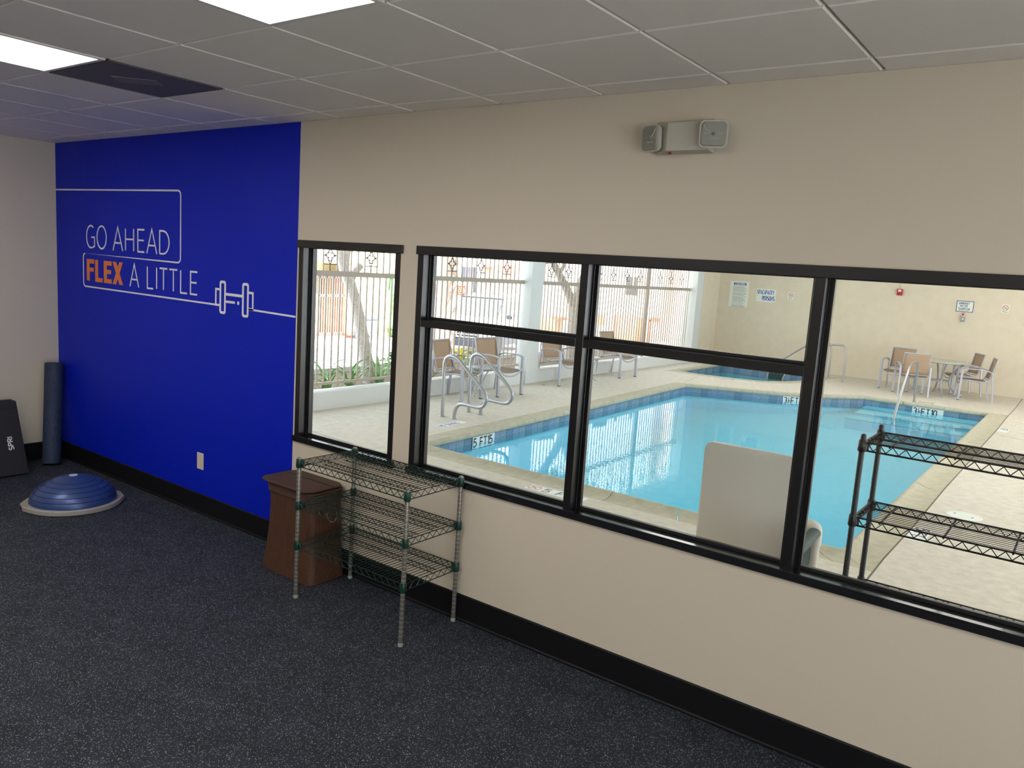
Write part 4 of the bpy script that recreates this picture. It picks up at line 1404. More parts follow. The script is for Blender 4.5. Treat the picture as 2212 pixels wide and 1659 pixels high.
mb = MB(); mb.stroke([(-2.587, 1.725), (-2.267, 1.725), (-2.267, 1.951), (-2.587, 1.951)], .014, FS, .0008, closed=True)
obj('border', mb, 'ink_navy', t)
mb = MB()
write(mb, 'EMERGENCY', -2.548, 1.884, .038, FS, .008, sx=.82, gap=.2, thick=.0008, slant=.15)
write(mb, 'SHUT-OFF', -2.525, 1.832, .034, FS, .007, sx=.84, gap=.2, thick=.0008)
write(mb, 'SWITCH', -2.545, 1.752, .058, FS, .011, sx=.92, gap=.2, thick=.0008)
obj('lettering', mb, 'ink_navy', t)
t = thing('shutoff_switch', 'grey switch box with a red cap below the emergency sign', 'switch', (-2.427, YW, 1.58))
obj('box', MB().box(-2.462, -2.394, YW - .055, YW, 1.502, 1.618), 'grey_box', t, bevel=.003)
obj('button', MB().lathe([(.017, 0), (.017, .012), (.010, .014)], (-2.430, YW - .055, 1.565), 14, R=Matrix.Rotation(PI / 2, 3, 'X')), 'white_print', t)
obj('beacon', MB().box(-2.450, -2.422, YW - .045, YW, 1.642, 1.690), 'red', t, bevel=.003)
obj('beacon_shelf', MB().box(-2.476, -2.396, YW - .05, YW, 1.618, 1.634), 'conduit', t)
t = thing('fire_alarm', 'red fire alarm pull station high on the back wall', 'fire alarm', (-3.75, YW, 2.055))
obj('body', MB().box(-3.812, -3.695, YW - .07, YW, 1.984, 2.128), 'red', t, bevel=.006)
obj('label_plate', MB().box(-3.785, -3.722, YW - .0725, YW - .07, 2.065, 2.112), 'white_print', t)
obj('handle', MB().box(-3.775, -3.728, YW - .080, YW - .07, 2.000, 2.052), 'red', t, bevel=.003)
obj('conduit', MB().tube([(-3.742, YW - .012, 2.128), (-3.742, YW - .012, 3.24)], .010, 8), 'conduit', t)

# ------------------------------------------------------------------ handrails
def rail(name, label, pts, r_, group=None, it=2, flange=()):
    t_ = thing(name, label, 'handrail', (pts[0][0], pts[0][1], 0), group)
    obj('rail', MB().tube(smooth_path(pts, it), r_, 12), 'steel', t_, smooth=True)
    for (x, y) in flange:
        obj('flange', MB().lathe([(r_ + .016, 0), (r_ + .016, .004), (r_ + .003, .012)], (x, y, 0), 16), 'steel', t_)
    return t_
R48 = .024
def ladder(y, lab):
    pts = [(-6.846, 0), (-6.850, .3), (-6.856, .60), (-6.850, .76), (-6.790, .815), (-6.715, .825), (-6.63, .805), (-6.55, .74), (-6.446, .655), (-6.257, .510), (-6.150, .425), (-6.115, .37), (-6.122, .30), (-6.165, .235), (-6.235, .214), (-6.367, .216), (-6.50, .222), (-6.575, .20), (-6.618, .145), (-6.634, .08), (-6.637, 0)]
    rail('handrail', lab, [(x, y, z) for x, z in pts], R48, 'pool exit handrails', 1, [(-6.846, y), (-6.637, y)])
ladder(4.49, 'nearer looped steel handrail at the left pool edge')
ladder(5.04, 'farther looped steel handrail at the left pool edge')
rail('handrail', 'steel stair rail running down into the pool by the right table', [(-2.65, 13.26, 0), (-2.65, 13.20, .35), (-2.65, 13.13, .70), (-2.65, 13.03, .79), (-2.65, 12.80, .80), (-2.65, 12.55, .80), (-2.65, 12.36, .76), (-2.65, 12.20, .60), (-2.65, 11.86, .29), (-2.65, 11.60, -.02), (-2.65, 11.45, -.215)], .021, None, 1, [(-2.65, 13.26)])
rail('handrail', 'farther steel spa handrail against the back wall', [(-4.885, 15.66, 0), (-4.885, 15.66, .4), (-4.885, 15.66, .68), (-4.93, 15.65, .79), (-5.02, 15.63, .82), (-5.15, 15.60, .82), (-5.30, 15.56, .77), (-5.46, 15.52, .66), (-5.98, 15.38, .235), (-6.16, 15.34, .05), (-6.18, 15.33, -.1), (-6.18, 15.33, -.6)], .021, 'spa handrails', 1, [(-4.885, 15.66)])
rail('handrail', 'nearer steel spa handrail in front of the back wall', [(-4.396, 15.0, 0), (-4.396, 15.0, .4), (-4.396, 15.0, .68), (-4.43, 15.0, .79), (-4.52, 15.0, .82), (-4.75, 15.0, .80), (-4.90, 15.0, .72), (-5.28, 15.0, .368), (-5.60, 15.0, .08), (-5.70, 15.0, -.05), (-5.71, 15.0, -.2), (-5.71, 15.0, -.6)], .021, 'spa handrails', 1, [(-4.396, 15.0)])

# ------------------------------------------------------------------ patio chairs (facing +x in local space)
def make_chair():
    c = thing('patio_chair', 'x', 'chair', (0, 0, 0), 'sling patio chairs')
    hw = .275
    xb, xf = -.30, .285            # rear and front feet
    for sg in (-1, 1):
        y = sg * hw
        obj('leg', MB().tube([(xf, y, 0), (xf - .012, y, .62)], .019, 4), 'alu', c)                  # front
        obj('leg', MB().tube([(xb - .01, y, 0), (xb + .05, y, .60)], .014, 4), 'alu', c)              # rear
        am = smooth_path([(xb + .045, y, .585), (xb + .14, y, .625), (-.02, y, .640), (xf - .12, y, .638), (xf - .005, y, .612)], 2)
        mb = MB()
        for a_, b2 in zip(am[:-1], am[1:]):
            d = (b2 - a_)
            mb.obox((a_ + b2) / 2, (d.length * 1.02, .044, .016), d.to_track_quat('X', 'Z').to_matrix())
        obj('armrest', mb, 'alu', c)
        ys = sg * (hw - .035)
        sr = smooth_path([(-.315, ys, .865), (-.262, ys, .64), (-.215, ys, .46), (-.165, ys, .395), (-.06, ys, .385), (.12, ys, .405), (.22, ys, .405), (.275, ys, .39)], 2)
        obj('side_rail', MB().tube(sr, .0125, 8), 'alu', c, smooth=True)
        obj('foot_cap', MB().box(xf - .020, xf + .020, y - .020, y + .020, 0, .012), 'ink', c)
    fr = smooth_path([(.285, -hw, .43), (.288, -hw + .05, .385), (.290, -.12, .325), (.292, 0, .312), (.290, .12, .325), (.288, hw - .05, .385), (.285, hw, .43)], 2)
    obj('front_bow', MB().tube(fr, .0125, 8), 'alu', c, smooth=True)
    obj('top_rail', MB().tube([(-.315, -hw + .03, .865), (-.315, hw - .03, .865)], .0125, 8), 'alu', c)
    obj('cross_bar', MB().tube([(-.20, -hw + .03, .43), (-.20, hw - .03, .43)], .010, 6), 'alu', c)
    wv = hw - .040
    def back(u, v):
        z = .862 - .415 * u
        x = -.314 + (.052 / .225) * (.865 - z) * .93 - .018 * math.sin(PI * u)
        return (x - .010 * (1 - (2 * v - 1) ** 2), -wv + 2 * wv * v, z)
    mb = MB().grid(back, 8, 6)
    bk_ = obj('backrest', mb, 'sling', c, smooth=True)
    md = bk_.modifiers.new('thick', 'SOLIDIFY'); md.thickness = .006
    def seat(u, v):
        x = -.205 + .47 * u
        z = .398 + .012 * math.sin(PI * u * 1.1) - .022 * (1 - (2 * v - 1) ** 2) * (.4 + u * .9)
        return (x, -wv + 2 * wv * v, z)
    mb = MB().grid(seat, 8, 6)
    st = obj('seat', mb, 'sling_grey', c, smooth=True)
    md = st.modifiers.new('thick', 'SOLIDIFY'); md.thickness = .006
    return c
chair0 = make_chair()
spots = [
    ((-7.700, 5.740, 0), math.radians(8), 'sling chair behind the looped handrails, left of the low slatted table'),
    ((-7.665, 6.720, 0), math.radians(-6), 'sling chair between the low slatted table and the white column'),
    ((-7.745, 8.690, 0), math.radians(-14), 'sling chair on the far side of the white column, beside a low table'),
    ((-7.740, 10.760, 0), math.radians(-6), 'lone sling chair by the kerb farthest along the fence'),
    ((-3.330, 15.120, 0), math.radians(-93), 'sling chair with its back to the beige wall, left of the round table'),
    ((-2.930, 14.370, 0), math.radians(110), 'sling chair seen from behind, nearest the pool stair rail'),
    ((-1.880, 14.960, 0), math.radians(194), 'sling chair seen in profile at the right of the round table'),
    ((-2.230, 15.870, 0), math.radians(209), 'sling chair half hidden behind the right-hand profile chair'),
]
for k, (loc, rz, lab) in enumerate(spots):
    if k == 0:
        chair0.location = loc; chair0.rotation_euler = (0, 0, rz); chair0['label'] = lab
    else:
        dup(chair0, loc, rz, lab)

# round dining table
def round_table(loc, r_, hh, label, slats, leg_r, group=None):
    t_ = thing('patio_table', label, 'table', loc, group)
    x, y, _ = loc
    if slats:
        ring = [(x + r_ * math.cos(u), y + r_ * math.sin(u), hh) for u in [2 * PI * k / 32 for k in range(32)]]
        obj('rim', MB().tube(ring, .014, 8, closed=True), 'alu', t_, smooth=True)
        for k in range(-6, 7):
            yy = k * r_ / 6.8; ln = math.sqrt(max(0, r_ ** 2 - yy ** 2))
            obj('slat', MB().box(x - ln, x + ln, y + yy - .014, y + yy + .014, hh - .004, hh + .006), 'alu', t_)
    else:
        obj('tabletop', MB().lathe([(.01, hh - .006), (r_ - .02, hh - .008), (r_ - .004, hh - .012), (r_, hh), (r_ - .006, hh + .010), (.01, hh + .010)], loc, 40), 'glass_top', t_, smooth=True)
        ring = [(x + (r_ - .07) * math.cos(u), y + (r_ - .07) * math.sin(u), hh - .020) for u in [2 * PI * k / 32 for k in range(32)]]
        obj('apron_ring', MB().tube(ring, .011, 6, closed=True), 'alu', t_, smooth=True)
    for k in range(4):
        a_ = PI / 2 * k + math.radians(20)
        ca, sa = math.cos(a_), math.sin(a_)
        pr = [(r_ * .86, hh - .015), (r_ * .62, hh * .80), (r_ * .40, hh * .58), (r_ * .34, hh * .42), (r_ * .42, hh * .24), (r_ * .62, hh * .10), (r_ * .86, .022), (r_ * .90, .012)]
        pts = smooth_path([(x + ca * q, y + sa * q, z) for q, z in pr], 2)
        obj('leg', MB().tube(pts, leg_r, 8), 'alu', t_, smooth=True)
    ring = [(x + r_ * .36 * math.cos(u), y + r_ * .36 * math.sin(u), hh * .42) for u in [2 * PI * k / 20 for k in range(20)]]
    obj('brace_ring', MB().tube(ring, leg_r * .7, 6, closed=True), 'alu', t_, smooth=True)
    return t_
round_table((-2.53, 15.12, 0), .50, .700, 'round grey patio table among the chairs at the back wall', False, .019)
round_table((-7.66, 6.235, 0), .195, .450, 'low round slatted side table behind the looped handrails', True, .010, 'low side tables')
round_table((-7.66, 9.48, 0), .225, .450, 'low round slatted side table past the white column', True, .010, 'low side tables')

# ------------------------------------------------------------------ PVC towel cart outside the window
t = thing('towel_cart', 'white PVC pipe towel cart with an upright white panel outside the middle window', 'towel cart', (-1.25, .45, 0))
pn = MB()
def rr2(x0, x1, z0, z1, r_, n_=6):
    return arc(x1 - r_, z1 - r_, r_, r_, 0, 90, n_) + arc(x0 + r_, z1 - r_, r_, r_, 90, 180, n_) + arc(x0 + r_, z0 + r_, r_, r_, 180, 270, n_) + arc(x1 - r_, z0 + r_, r_, r_, 270, 360, n_)
a_ = rr2(-1.585, -1.090, .16, 1.172, .045); b2 = rr2(-1.570, -1.105, .175, 1.135, .035)
n = len(a_)
vs = [(x, .625, z) for x, z in a_] + [(x, .598, z) for x, z in a_] + [(x, .588, z) for x, z in b2]
pn.add(vs, [tuple(range(n)), tuple(range(2 * n, 3 * n))] + [(k * n + q, k * n + (q + 1) % n, (k + 1) * n + (q + 1) % n, (k + 1) * n + q) for k in (0, 1) for q in range(n)])
obj('panel', pn, 'board', t, smooth=True)
def pipe(pts, r_=.0245, nm='pipe', mt='pvc'):
    return obj(nm, MB().tube(pts, r_, 14), mt, t, smooth=True)
Z1 = .845
pipe([(-.975, .60, 0), (-.975, .60, Z1 - .03)])
pipe([(-1.09, .60, Z1 + .005), (-1.01, .60, Z1 + .003)])
pipe([(-1.56, .66, .0), (-1.56, .66, .78)])
pipe([(-1.56, .66, .14), (-.975, .66, .14)])
pipe([(-.975, .22, 0), (-.975, .22, .66)])
pipe([(-.975, .60, .14), (-.975, .22, .14)])
pipe([(-1.56, .66, .70), (-1.02, .62, .70)])
eb = smooth_path([(-.975, .60, Z1 - .085), (-.975, .60, Z1 - .02), (-.982, .60, Z1 + .002), (-1.000, .60, Z1 + .006), (-1.045, .60, Z1 + .006)], 2)
pipe(eb, .0300, 'elbow')
pipe([(-.978, .590, Z1 - .02), (-.980, .50, Z1 - .03), (-.985, .24, Z1 - .06)], .0295, 'foam_sleeve', 'foam_grey')
fb = MB().grid(lambda u, v: (-.988 + .01 * math.sin(v * 9), .565 - .33 * u, Z1 - .05 - .03 * u - .52 * v), 6, 10)
fo = obj('hanging_cloth', fb, 'fabric_green', t, smooth=True)
md = fo.modifiers.new('thick', 'SOLIDIFY'); md.thickness = .012
pipe([(-1.01, .575, Z1 - .035), (-1.06, .578, Z1 - .045)], .012, 'hinge_clip', 'ink')

# ================================================================== OUTSIDE
ZS = -.45
struct('ground_street', MB().box(-75, -10.2, -40, 80, ZS - .1, ZS), 'asphalt')
struct('ground_bounce', MB().box(DX1, 60, -40, 60, -.12, -.02).box(XR + .15, DX1, -40, -.0, -.12, -.02), 'asphalt')  # unseen ground, added to bounce sunlight into the rooms
struct('ground_planter', MB().box(-10.1, -8.28, -3, 18, ZS - .05, .10), 'soil')
struct('trim_planter_edge', MB().box(-10.25, -10.1, -3, 18, ZS - .05, .18), 'stucco')

def strap_plant(loc, nleaf, ln, wd, m, label, cat='plant', group=None, up=.8, seed=0, nm='strap_leaf_plant'):
    rnd = random.Random(seed)
    t_ = thing(nm, label, cat, loc, group)
    base = None
    for k in range(nleaf):
        if base is None:
            def lf(u, v):
                w_ = wd * math.sin(PI * min(1, .12 + .88 * u)) ** .7 * (1 if u < .98 else .1)
                x = ln * (.62 * u + .18 * u * u); z = ln * (up * u - .50 * u * u * u)
                return (x, (v - .5) * w_, z + .35 * wd * abs(v - .5))
            base = obj('leaf', MB().grid(lf, 7, 2), m, None, smooth=True)
            base.parent = t_; o = base
        else:
            o = copy_part(base, t_)
        s_ = rnd.uniform(.65, 1.1)
        o.location = (rnd.uniform(-.05, .05), rnd.uniform(-.05, .05), 0)
        o.rotation_euler = (0, rnd.uniform(-.75, .15), 2 * PI * k / nleaf + rnd.uniform(-.3, .3))
        o.scale = (s_, s_, s_)
    return t_
pls = [(-8.62, 4.02, 'left of the pale leaning trunk, nearest the window edge'), (-8.58, 4.42, 'just left of the pale leaning trunk'), (-8.62, 5.02, 'just right of the pale leaning trunk'),
       (-8.60, 5.45, 'behind the fence near the first window jamb'), (-8.66, 6.10, 'behind the chair left of the slatted table'), (-8.66, 7.35, 'behind the fence left of the white column'),
       (-8.70, 3.45, 'at the left end of the planter in view')]
for k, (x, y, wh) in enumerate(pls):
    strap_plant((x, y, .10), 16, .62, .048, 'leaf', 'green strap-leaf plant in the planter ' + wh, group='strap-leaf plants in the planter', seed=k + 1)
strap_plant((-9.25, 7.66, .30), 26, .42, .040, 'leaf_yellow', 'bright yellow spiky palm behind the fence left of the tan chair', seed=21, nm='yellow_palm', up=.5)
strap_plant((-9.25, 8.25, .15), 18, .40, .040, 'leaf_yellow', 'yellow-green spiky palm half hidden by the white column', seed=22, nm='yellow_palm', up=.5)

def tree(nm, label, trunk, crown, mb_, ml, seed, loc, nleaves, leaf):
    rnd = random.Random(seed)
    t_ = thing(nm, label, 'tree', loc)
    for k, (pts, r0, r1) in enumerate(trunk):
        P = smooth_path(pts, 2); kk = len(P)
        obj('trunk' if k == 0 else 'branch', MB().tube(P, [r0 + (r1 - r0) * i / (kk - 1) for i in range(kk)], 9), mb_, t_, smooth=True)
    fm = MB()
    for (c, rx, rz, cnt) in crown:
        for _ in range(cnt):
            a_ = rnd.uniform(0, 2 * PI); e = math.acos(rnd.uniform(-1, 1)); q_ = rnd.uniform(.35, 1) ** .6
            p = Vector(c) + Vector((rx * q_ * math.sin(e) * math.cos(a_), rx * q_ * math.sin(e) * math.sin(a_), rz * q_ * math.cos(e)))
            R = Euler((rnd.uniform(-1, 1), rnd.uniform(-1, 1), rnd.uniform(0, 6.28))).to_matrix()
            L_, w_ = leaf * rnd.uniform(.7, 1.2), leaf * .34
            vs = [p + R @ Vector(q2) for q2 in ((0, 0, 0), (L_ * .35, w_ * .5, .01), (L_, 0, -.02), (L_ * .35, -w_ * .5, .01))]
            fm.add(vs, [(0, 1, 2, 3)])
    if fm.f: obj('foliage', fm, ml, t_, kind='stuff')
    return t_
tree('leaning_tree', 'pale grey leaning tree trunk behind the fence in the small window',
     [([(-8.98, 5.19, .05), (-8.99, 5.12, .35), (-9.0, 5.06, .62), (-9.0, 4.95, 1.02), (-9.0, 4.82, 1.40), (-9.0, 4.70, 1.66)], .115, .085),
      ([(-9.0, 4.72, 1.60), (-9.0, 4.58, 1.85), (-9.0, 4.50, 2.10), (-9.0, 4.44, 2.6), (-8.9, 4.3, 3.2)], .085, .045),
      ([(-9.0, 4.66, 1.66), (-9.02, 4.63, 1.9), (-9.05, 4.70, 2.15), (-9.1, 4.8, 2.7), (-9.2, 5.0, 3.3)], .065, .035),
      ([(-9.0, 4.72, 1.64), (-9.0, 4.80, 1.80), (-9.0, 4.92, 1.90)], .06, .05),
      ([(-9.05, 4.68, 2.05), (-9.05, 4.85, 2.16), (-9.05, 5.10, 2.30), (-9.05, 5.5, 2.6)], .025, .015)],
     [((-10.4, 4.6, 3.5), 1.6, .7, 500)], 'bark', 'leaf_dark', 5, (-9.0, 5.0, .1), 0, .24)
tree('forked_tree', 'grey forked magnolia tree behind the fence right of the white column',
     [([(-9.25, 11.45, .05), (-9.22, 11.42, .5), (-9.2, 11.36, .95), (-9.2, 11.30, 1.3)], .17, .14),
      ([(-9.2, 11.32, 1.25), (-9.2, 11.0, 1.62), (-9.2, 10.62, 1.95), (-9.2, 10.30, 2.25), (-9.2, 9.9, 2.8)], .11, .05),
      ([(-9.2, 11.28, 1.25), (-9.2, 11.40, 1.55), (-9.2, 11.50, 1.9), (-9.2, 11.9, 2.15), (-9.2, 12.5, 2.35)], .10, .05),
      ([(-9.2, 10.62, 1.95), (-9.15, 10.75, 2.2), (-9.1, 10.8, 2.7)], .05, .03),
      ([(-9.2, 10.3, 2.2), (-9.2, 10.0, 2.15), (-9.2, 9.7, 2.2)], .035, .02)],
     [((-10.2, 10.2, 3.0), 1.5, .75, 700), ((-9.9, 12.3, 2.9), .9, .5, 260), ((-9.6, 8.9, 2.65), .9, .45, 260)], 'bark_grey', 'leaf_dark', 9, (-9.2, 11.4, .1), 0, .24)
tree('palm_tree', 'tall brown palm trunk behind the fence at the left of the middle window',
     [([(-12.0, 10.28, ZS), (-12.0, 10.30, 1.2), (-12.0, 10.32, 5.2)], .26, .24)], [((-12, 10.3, 5.6), 1.9, .8, 260)], 'bark_palm', 'leaf', 11, (-12, 10.3, ZS), 0, .7)
tree('palm_tree', 'slim ochre palm trunk behind the fence near the far white column',
     [([(-10.6, 19.0, ZS), (-10.6, 19.1, 1.2), (-10.6, 19.2, 5.2)], .29, .27)], [((-10.6, 19.2, 5.6), 1.9, .8, 260)], 'bark_palm', 'leaf', 12, (-10.6, 19, ZS), 0, .7)

# banana plant, spiky bush and trash can by the yellow wall
t = thing('banana_plant', 'tall green banana plant against the yellow wall', 'plant', (-18.5, 15.05, ZS))
obj('stem', MB().tube([(-18.5, 15.05, ZS), (-18.5, 15.05, .35), (-18.5, 15.02, .95)], [.11, .10, .07], 9), 'leaf_banana', t, smooth=True)
for k, (dy, dx, zt_, w_) in enumerate(((-.35, .1, 1.9, .50), (.05, .25, 2.05, .52), (.5, .1, 1.7, .50), (-.6, .2, 1.15, .42), (.65, .3, 1.1, .44))):
    def lf(u, v, dy=dy, dx=dx, zt_=zt_, w_=w_):
        w2 = w_ * math.sin(PI * min(.98, .08 + .9 * u)) ** .6
        z = .75 + (zt_ - .75) * u
        return (-18.45 + dx * u, 15.02 + dy * u * u + (v - .5) * w2, z - .3 * max(0, u - .8))
    obj('leaf', MB().grid(lf, 9, 4), 'leaf_banana', t, smooth=True)
obj('flower_bud', MB().lathe([(.01, -.22), (.12, -.1), (.15, 0), (.08, .12), (.01, .16)], (-18.35, 15.1, .62), 12), 'leaf_banana', t, smooth=True)
strap_plant((-18.4, 14.95, ZS), 26, .75, .06, 'leaf_dark', 'dark spiky bush at the foot of the yellow wall', seed=31, nm='spiky_bush')
t = thing('trash_can', 'blue-grey wheeled trash can by the yellow wall', 'trash can', (-18.3, 13.75, ZS))
obj('body', MB().prism(rrect(-18.58, -18.02, 13.46, 14.04, .08), ZS, ZS + .62), 'trash', t, bevel=.01)
obj('lid', MB().prism(rrect(-18.61, -17.99, 13.43, 14.07, .09), ZS + .62, ZS + .72), 'trash', t, bevel=.015)
obj('wheel', MB().lathe([(.09, 0), (.09, .05)], (-18.0, 13.5, ZS + .09), 14, R=Matrix.Rotation(PI / 2, 3, 'Y')), 'tyre', t)
# shrub
def shrub(loc, r_, h_, label, m, cnt, seed):
    rnd = random.Random(seed)
    t_ = thing('shrub', label, 'shrub', loc, 'shrubs beyond the fence')
    obj('stem', MB().tube([loc, (loc[0], loc[1], loc[2] + h_ * .7)], .03, 6), 'bark_grey', t_)
    fm = MB()
    for _ in range(cnt):
        a_ = rnd.uniform(0, 6.28); q = rnd.uniform(.2, 1) ** .5; zz = rnd.uniform(.1, 1)
        p = Vector(loc) + Vector((r_ * q * math.cos(a_) * math.sin(PI * min(.95, zz * .8 + .15)), r_ * q * math.sin(a_) * math.sin(PI * min(.95, zz * .8 + .15)), h_ * zz))
        R = Euler((rnd.uniform(-1, 1), rnd.uniform(-1, 1), rnd.uniform(0, 6.28))).to_matrix()
        fm.add([p + R @ Vector(q2) for q2 in ((0, 0, 0), (.06, .03, .01), (.15, 0, 0), (.06, -.03, .01))], [(0, 1, 2, 3)])
    obj('foliage', fm, m, t_, kind='stuff')
shrub((-17.5, 19.1, ZS), .7, .95, 'round yellow-green shrub behind the white vehicle', 'leaf_yellow', 420, 41)
shrub((-9.4, 6.35, .1), .35, .55, 'green shrub in the planter behind the left chair', 'leaf', 260, 42)

# --- buildings, walls, windows
def slab(nm, p, x0, x1, y0, y1, z0, z1, m, **k): return obj(nm, MB().box(x0, x1, y0, y1, z0, z1), m, p, **k)
bY = thing('building', 'yellow rendered building with a barred grey gate across the street', 'building', (-19.5, 11, ZS))
slab('wall', bY, -20.5, -19.0, 4.0, 12.35, ZS, 1.60, 'b_yellow'); slab('wall', bY, -20.5, -19.0, 13.55, 16.6, ZS, 4.6, 'b_yellow'); slab('wall', bY, -20.5, -19.0, 4.0, 13.55, 1.85, 4.6, 'b_white')
slab('lintel', bY, -20.5, -18.9, 4.0, 13.6, 1.44, 1.52, 'wood'); slab('eave_board', bY, -19.6, -18.5, 4.0, 13.2, 1.78, 1.85, 'wood')
slab('gate_recess', bY, -20.5, -20.2, 12.35, 13.55, ZS, 1.44, 'gate_dark')
slab('door_jamb', bY, -19.6, -18.97, 13.47, 13.60, ZS, 1.44, 'b_orange'); slab('threshold', bY, -19.4, -18.7, 11.8, 14.4, ZS, ZS + .05, 'terracotta')
gt = obj('gate', MB().box(-19.06, -19.02, 12.36, 13.46, ZS + .06, ZS + .14).box(-19.06, -19.02, 12.36, 13.46, .80, .86).box(-19.06, -19.02, 12.36, 13.46, 1.36, 1.43), 'gate_dark', bY)
bb = None
for k in range(12):
    y = 12.40 + k * .093
    if bb is None: bb = obj('bar', MB().box(-19.05, -19.02, y, y + .03, ZS + .06, 1.43), 'fence', gt); y_first = y
    else: copy_part(bb, gt, (0, y - y_first, 0))
bW = thing('building', 'white rendered house with a dark window and salmon panel behind the fence', 'building', (-20, 20, ZS))
slab('wall', bW, -21, -19.0, 16.7, 23.4, ZS, 5.0, 'b_white')
wd_ = slab('window', bW, -19.03, -18.96, 19.05, 19.85, 1.03, 1.97, 'win_dark')
for k in range(1, 6): slab('louvre', wd_, -18.96, -18.95, 19.05 + k * .134 - .006, 19.05 + k * .134 + .006, 1.03, 1.97, 'gate_dark')
slab('panel', bW, -19.03, -18.95, 20.30, 21.5, 1.04, 1.92, 'b_pink', label='salmon painted panel'); slab('panel', bW, -19.03, -18.95, 21.8, 22.3, 1.2, 1.95, 'b_pink', label='salmon painted panel')
rf = MB(); rf.prism([(20.2, 1.92), (22.5, 1.92), (22.5, 2.02), (21.4, 2.16), (20.2, 2.02)], -19.2, -18.5, F=lambda u, v, w_: (w_, u, v))
obj('porch_roof', rf, 'terracotta', bW)
gw = thing('garden_wall', 'white garden wall topped by an orange lattice across the street', 'wall', (-18.4, 17.9, ZS))
slab('wall', gw, -18.6, -18.4, 16.2, 18.70, ZS, .85, 'b_white'); slab('cap', gw, -18.65, -18.35, 16.2, 18.72, .85, .93, 'gate_dark')
la = MB()
for k in range(-4, 22):
    y = 16.2 + k * .13
    for sg in (0, 1):
        a0 = (y, .93) if sg == 0 else (y + .36, .93); a1 = (y + .36, 1.29) if sg == 0 else (y, 1.29)
        if min(a0[0], a1[0]) < 16.2 or max(a0[0], a1[0]) > 18.72: continue
        la.tube([(-18.5, a0[0], a0[1]), (-18.5, a1[0], a1[1])], .022, 4)
la.box(-18.54, -18.46, 16.2, 18.72, 1.28, 1.33)
obj('lattice', la, 'terracotta', gw, label='orange lattice')
slab('post', gw, -18.7, -18.3, 18.60, 18.86, ZS, 1.45, 'gate_dark')
bC = thing('building', 'white far building with an orange stair block and small windows behind the fence', 'building', (-15, 25, ZS))
slab('wall', bC, -26, -9.5, 24.0, 25.5, ZS, 6.0, 'b_white')
for (xa, xb, za, zb) in ((-14.87, -14.62, 1.30, 2.0), (-14.56, -14.40, 1.30, 2.0)): 
    wn_ = slab('window', bC, xa, xb, 23.97, 24.05, za, zb, 'win_dark'); slab('frame', wn_, xa - .03, xb + .03, 23.95, 23.97, za - .04, za, 'b_white')
slab('panel', bC, -14.38, -13.80, 23.97, 24.05, 1.33, 2.0, 'b_pink', label='salmon painted panel')
slab('stair_block', bC, -15.03, -14.05, 23.6, 24.0, ZS, .48, 'b_orange'); slab('stair_edge', bC, -15.07, -14.99, 23.58, 23.62, ZS, .52, 'terracotta')
slab('stair_block', bC, -18.8, -17.75, 23.6, 24.0, ZS, .12, 'b_orange'); slab('ledge', bC, -17.9, -17.45, 23.5, 24.0, .10, .18, 'terracotta')
slab('ledge', bC, -16.1, -15.76, 23.6, 24.0, .05, .43, 'b_orange')
slab('ledge', bC, -13.56, -12.82, 23.6, 24.0, .40, .52, 'terracotta'); slab('post', bC, -13.6, -13.52, 23.6, 23.7, ZS, .45, 'terracotta')
pole = thing('utility_pole', 'thin grey street pole between the garden wall and the white house', 'pole', (-18.2, 19.95, ZS))
obj('shaft', MB().lathe([(.10, ZS), (.09, 3.5), (.08, 4.5)], (-18.2, 19.95, 0), 12), 'fence', pole, smooth=True)

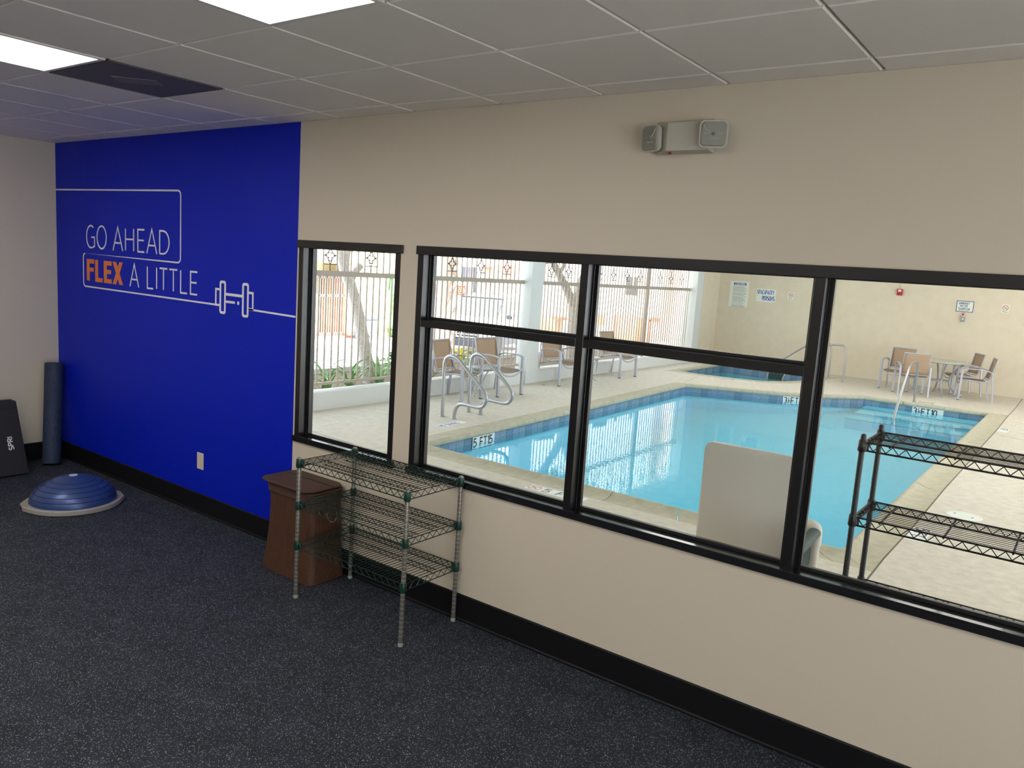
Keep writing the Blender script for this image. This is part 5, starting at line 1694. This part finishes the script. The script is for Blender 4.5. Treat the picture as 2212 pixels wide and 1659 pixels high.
# --- parked vehicle
def vehicle():
    t_ = thing('parked_vehicle', 'white vehicle with a dark barred grille parked beyond the fence', 'car', (-14.6, 15.0, ZS))
    A_ = math.radians(20)
    Rz = RZ(A_)
    o0 = Vector((-14.6, 15.0, ZS))
    def W_(x, y, z): return tuple(o0 + Rz @ Vector((x, y, z)))
    def hull(secs, m, nm, **k):
        mb = MB(); kk = len(secs[0])
        for s_ in secs: mb.v += [W_(*p) for p in s_]
        for i in range(len(secs) - 1):
            mb.f += [(i * kk + q, i * kk + (q + 1) % kk, (i + 1) * kk + (q + 1) % kk, (i + 1) * kk + q) for q in range(kk)]; mb.m += [0] * kk
        mb.f += [tuple(range(kk)), tuple(range((len(secs) - 1) * kk, len(secs) * kk))]; mb.m += [0, 0]
        return obj(nm, mb, m, t_, **k)
    def sec(y, hw, z0, z1, r_=.12): return [(-hw, y, z0), (-hw, y, z1 - r_), (-hw + r_, y, z1), (hw - r_, y, z1), (hw, y, z1 - r_), (hw, y, z0)]
    hull([sec(-2.05, .72, .38, .78), sec(-1.9, .84, .30, .86), sec(-.95, .88, .28, 1.00), sec(1.9, .88, .28, 1.04), sec(2.1, .80, .36, .98)], 'car_white', 'body', smooth=False)
    hull([sec(-.95, .80, .98, 1.02, .02), sec(-.25, .74, .98, 1.58), sec(1.3, .74, .98, 1.62), sec(1.95, .72, .98, 1.10, .05)], 'car_white', 'cabin')
    ws = MB(); ws.add([W_(-.68, -.90, 1.05), W_(.68, -.90, 1.05), W_(.62, -.29, 1.53), W_(-.62, -.29, 1.53)], [(0, 1, 2, 3)])
    ws2 = obj('windshield', ws, 'car_glass', t_); md = ws2.modifiers.new('thick', 'SOLIDIFY'); md.thickness = .02; md.offset = 1
    fr = MB().tube([W_(-.70, -.93, 1.04), W_(-.64, -.27, 1.56), W_(.64, -.27, 1.56), W_(.70, -.93, 1.04)], .03, 6)
    obj('windshield_frame', fr, 'car_black', t_)
    for sg in (-1, 1):
        sw_ = MB().add([W_(sg * .765, -.3, 1.08), W_(sg * .765, 1.3, 1.08), W_(sg * .745, 1.15, 1.5), W_(sg * .745, -.15, 1.5)], [(0, 1, 2, 3)])
        mb = MB(); mb.add([W_(sg * .79, -.55, 1.06), W_(sg * .79, 1.35, 1.08), W_(sg * .745, 1.15, 1.5), W_(sg * .745, -.18, 1.5)], [(0, 1, 2, 3)])
        o = obj('side_window', mb, 'car_glass', t_); md = o.modifiers.new('thick', 'SOLIDIFY'); md.thickness = .02
        for y in (-1.3, 1.25):
            mb = MB().lathe([(.20, -.09), (.32, -.09), (.335, -.04), (.335, .06), (.32, .10), (.20, .10)], W_(sg * .80, y, .335), 20, R=Rz @ Matrix.Rotation(PI / 2, 3, 'Y'))
            wl = obj('wheel', mb, 'tyre', t_, smooth=True)
            obj('rim', MB().lathe([(.19, -.06), (.20, .07), (.05, .05)], W_(sg * .80, y, .335), 16, R=Rz @ Matrix.Rotation(PI / 2, 3, 'Y')), 'steel', wl)
        obj('sill_cladding', MB().obox(W_(sg * .87, .0, .40), (.06, 2.0, .26), Rz), 'car_black', t_)
        obj('headlight', MB().obox(W_(sg * .66, -2.02, .70), (.22, .08, .14), Rz), 'chrome', t_, bevel=.02)
        obj('mirror', MB().obox(W_(sg * .95, -.62, 1.08), (.16, .08, .12), Rz), 'car_black', t_, bevel=.02)
    g_ = obj('grille', MB().obox(W_(0, -2.06, .64), (1.02, .05, .26), Rz), 'car_black', t_)
    for k in range(3):
        obj('grille_bar', MB().obox(W_(0, -2.095, .55 + .08 * k), (1.0, .02, .022), Rz), 'chrome', g_)
    rg = [W_(.085 * math.cos(u), -2.11, .64 + .085 * math.sin(u)) for u in [2 * PI * k / 20 for k in range(20)]]
    obj('badge_ring', MB().tube(rg, .014, 6, closed=True), 'chrome', g_)
    obj('bumper', MB().obox(W_(0, -2.06, .40), (1.62, .16, .20), Rz), 'car_black', t_, bevel=.03)
    return t_
vehicle()
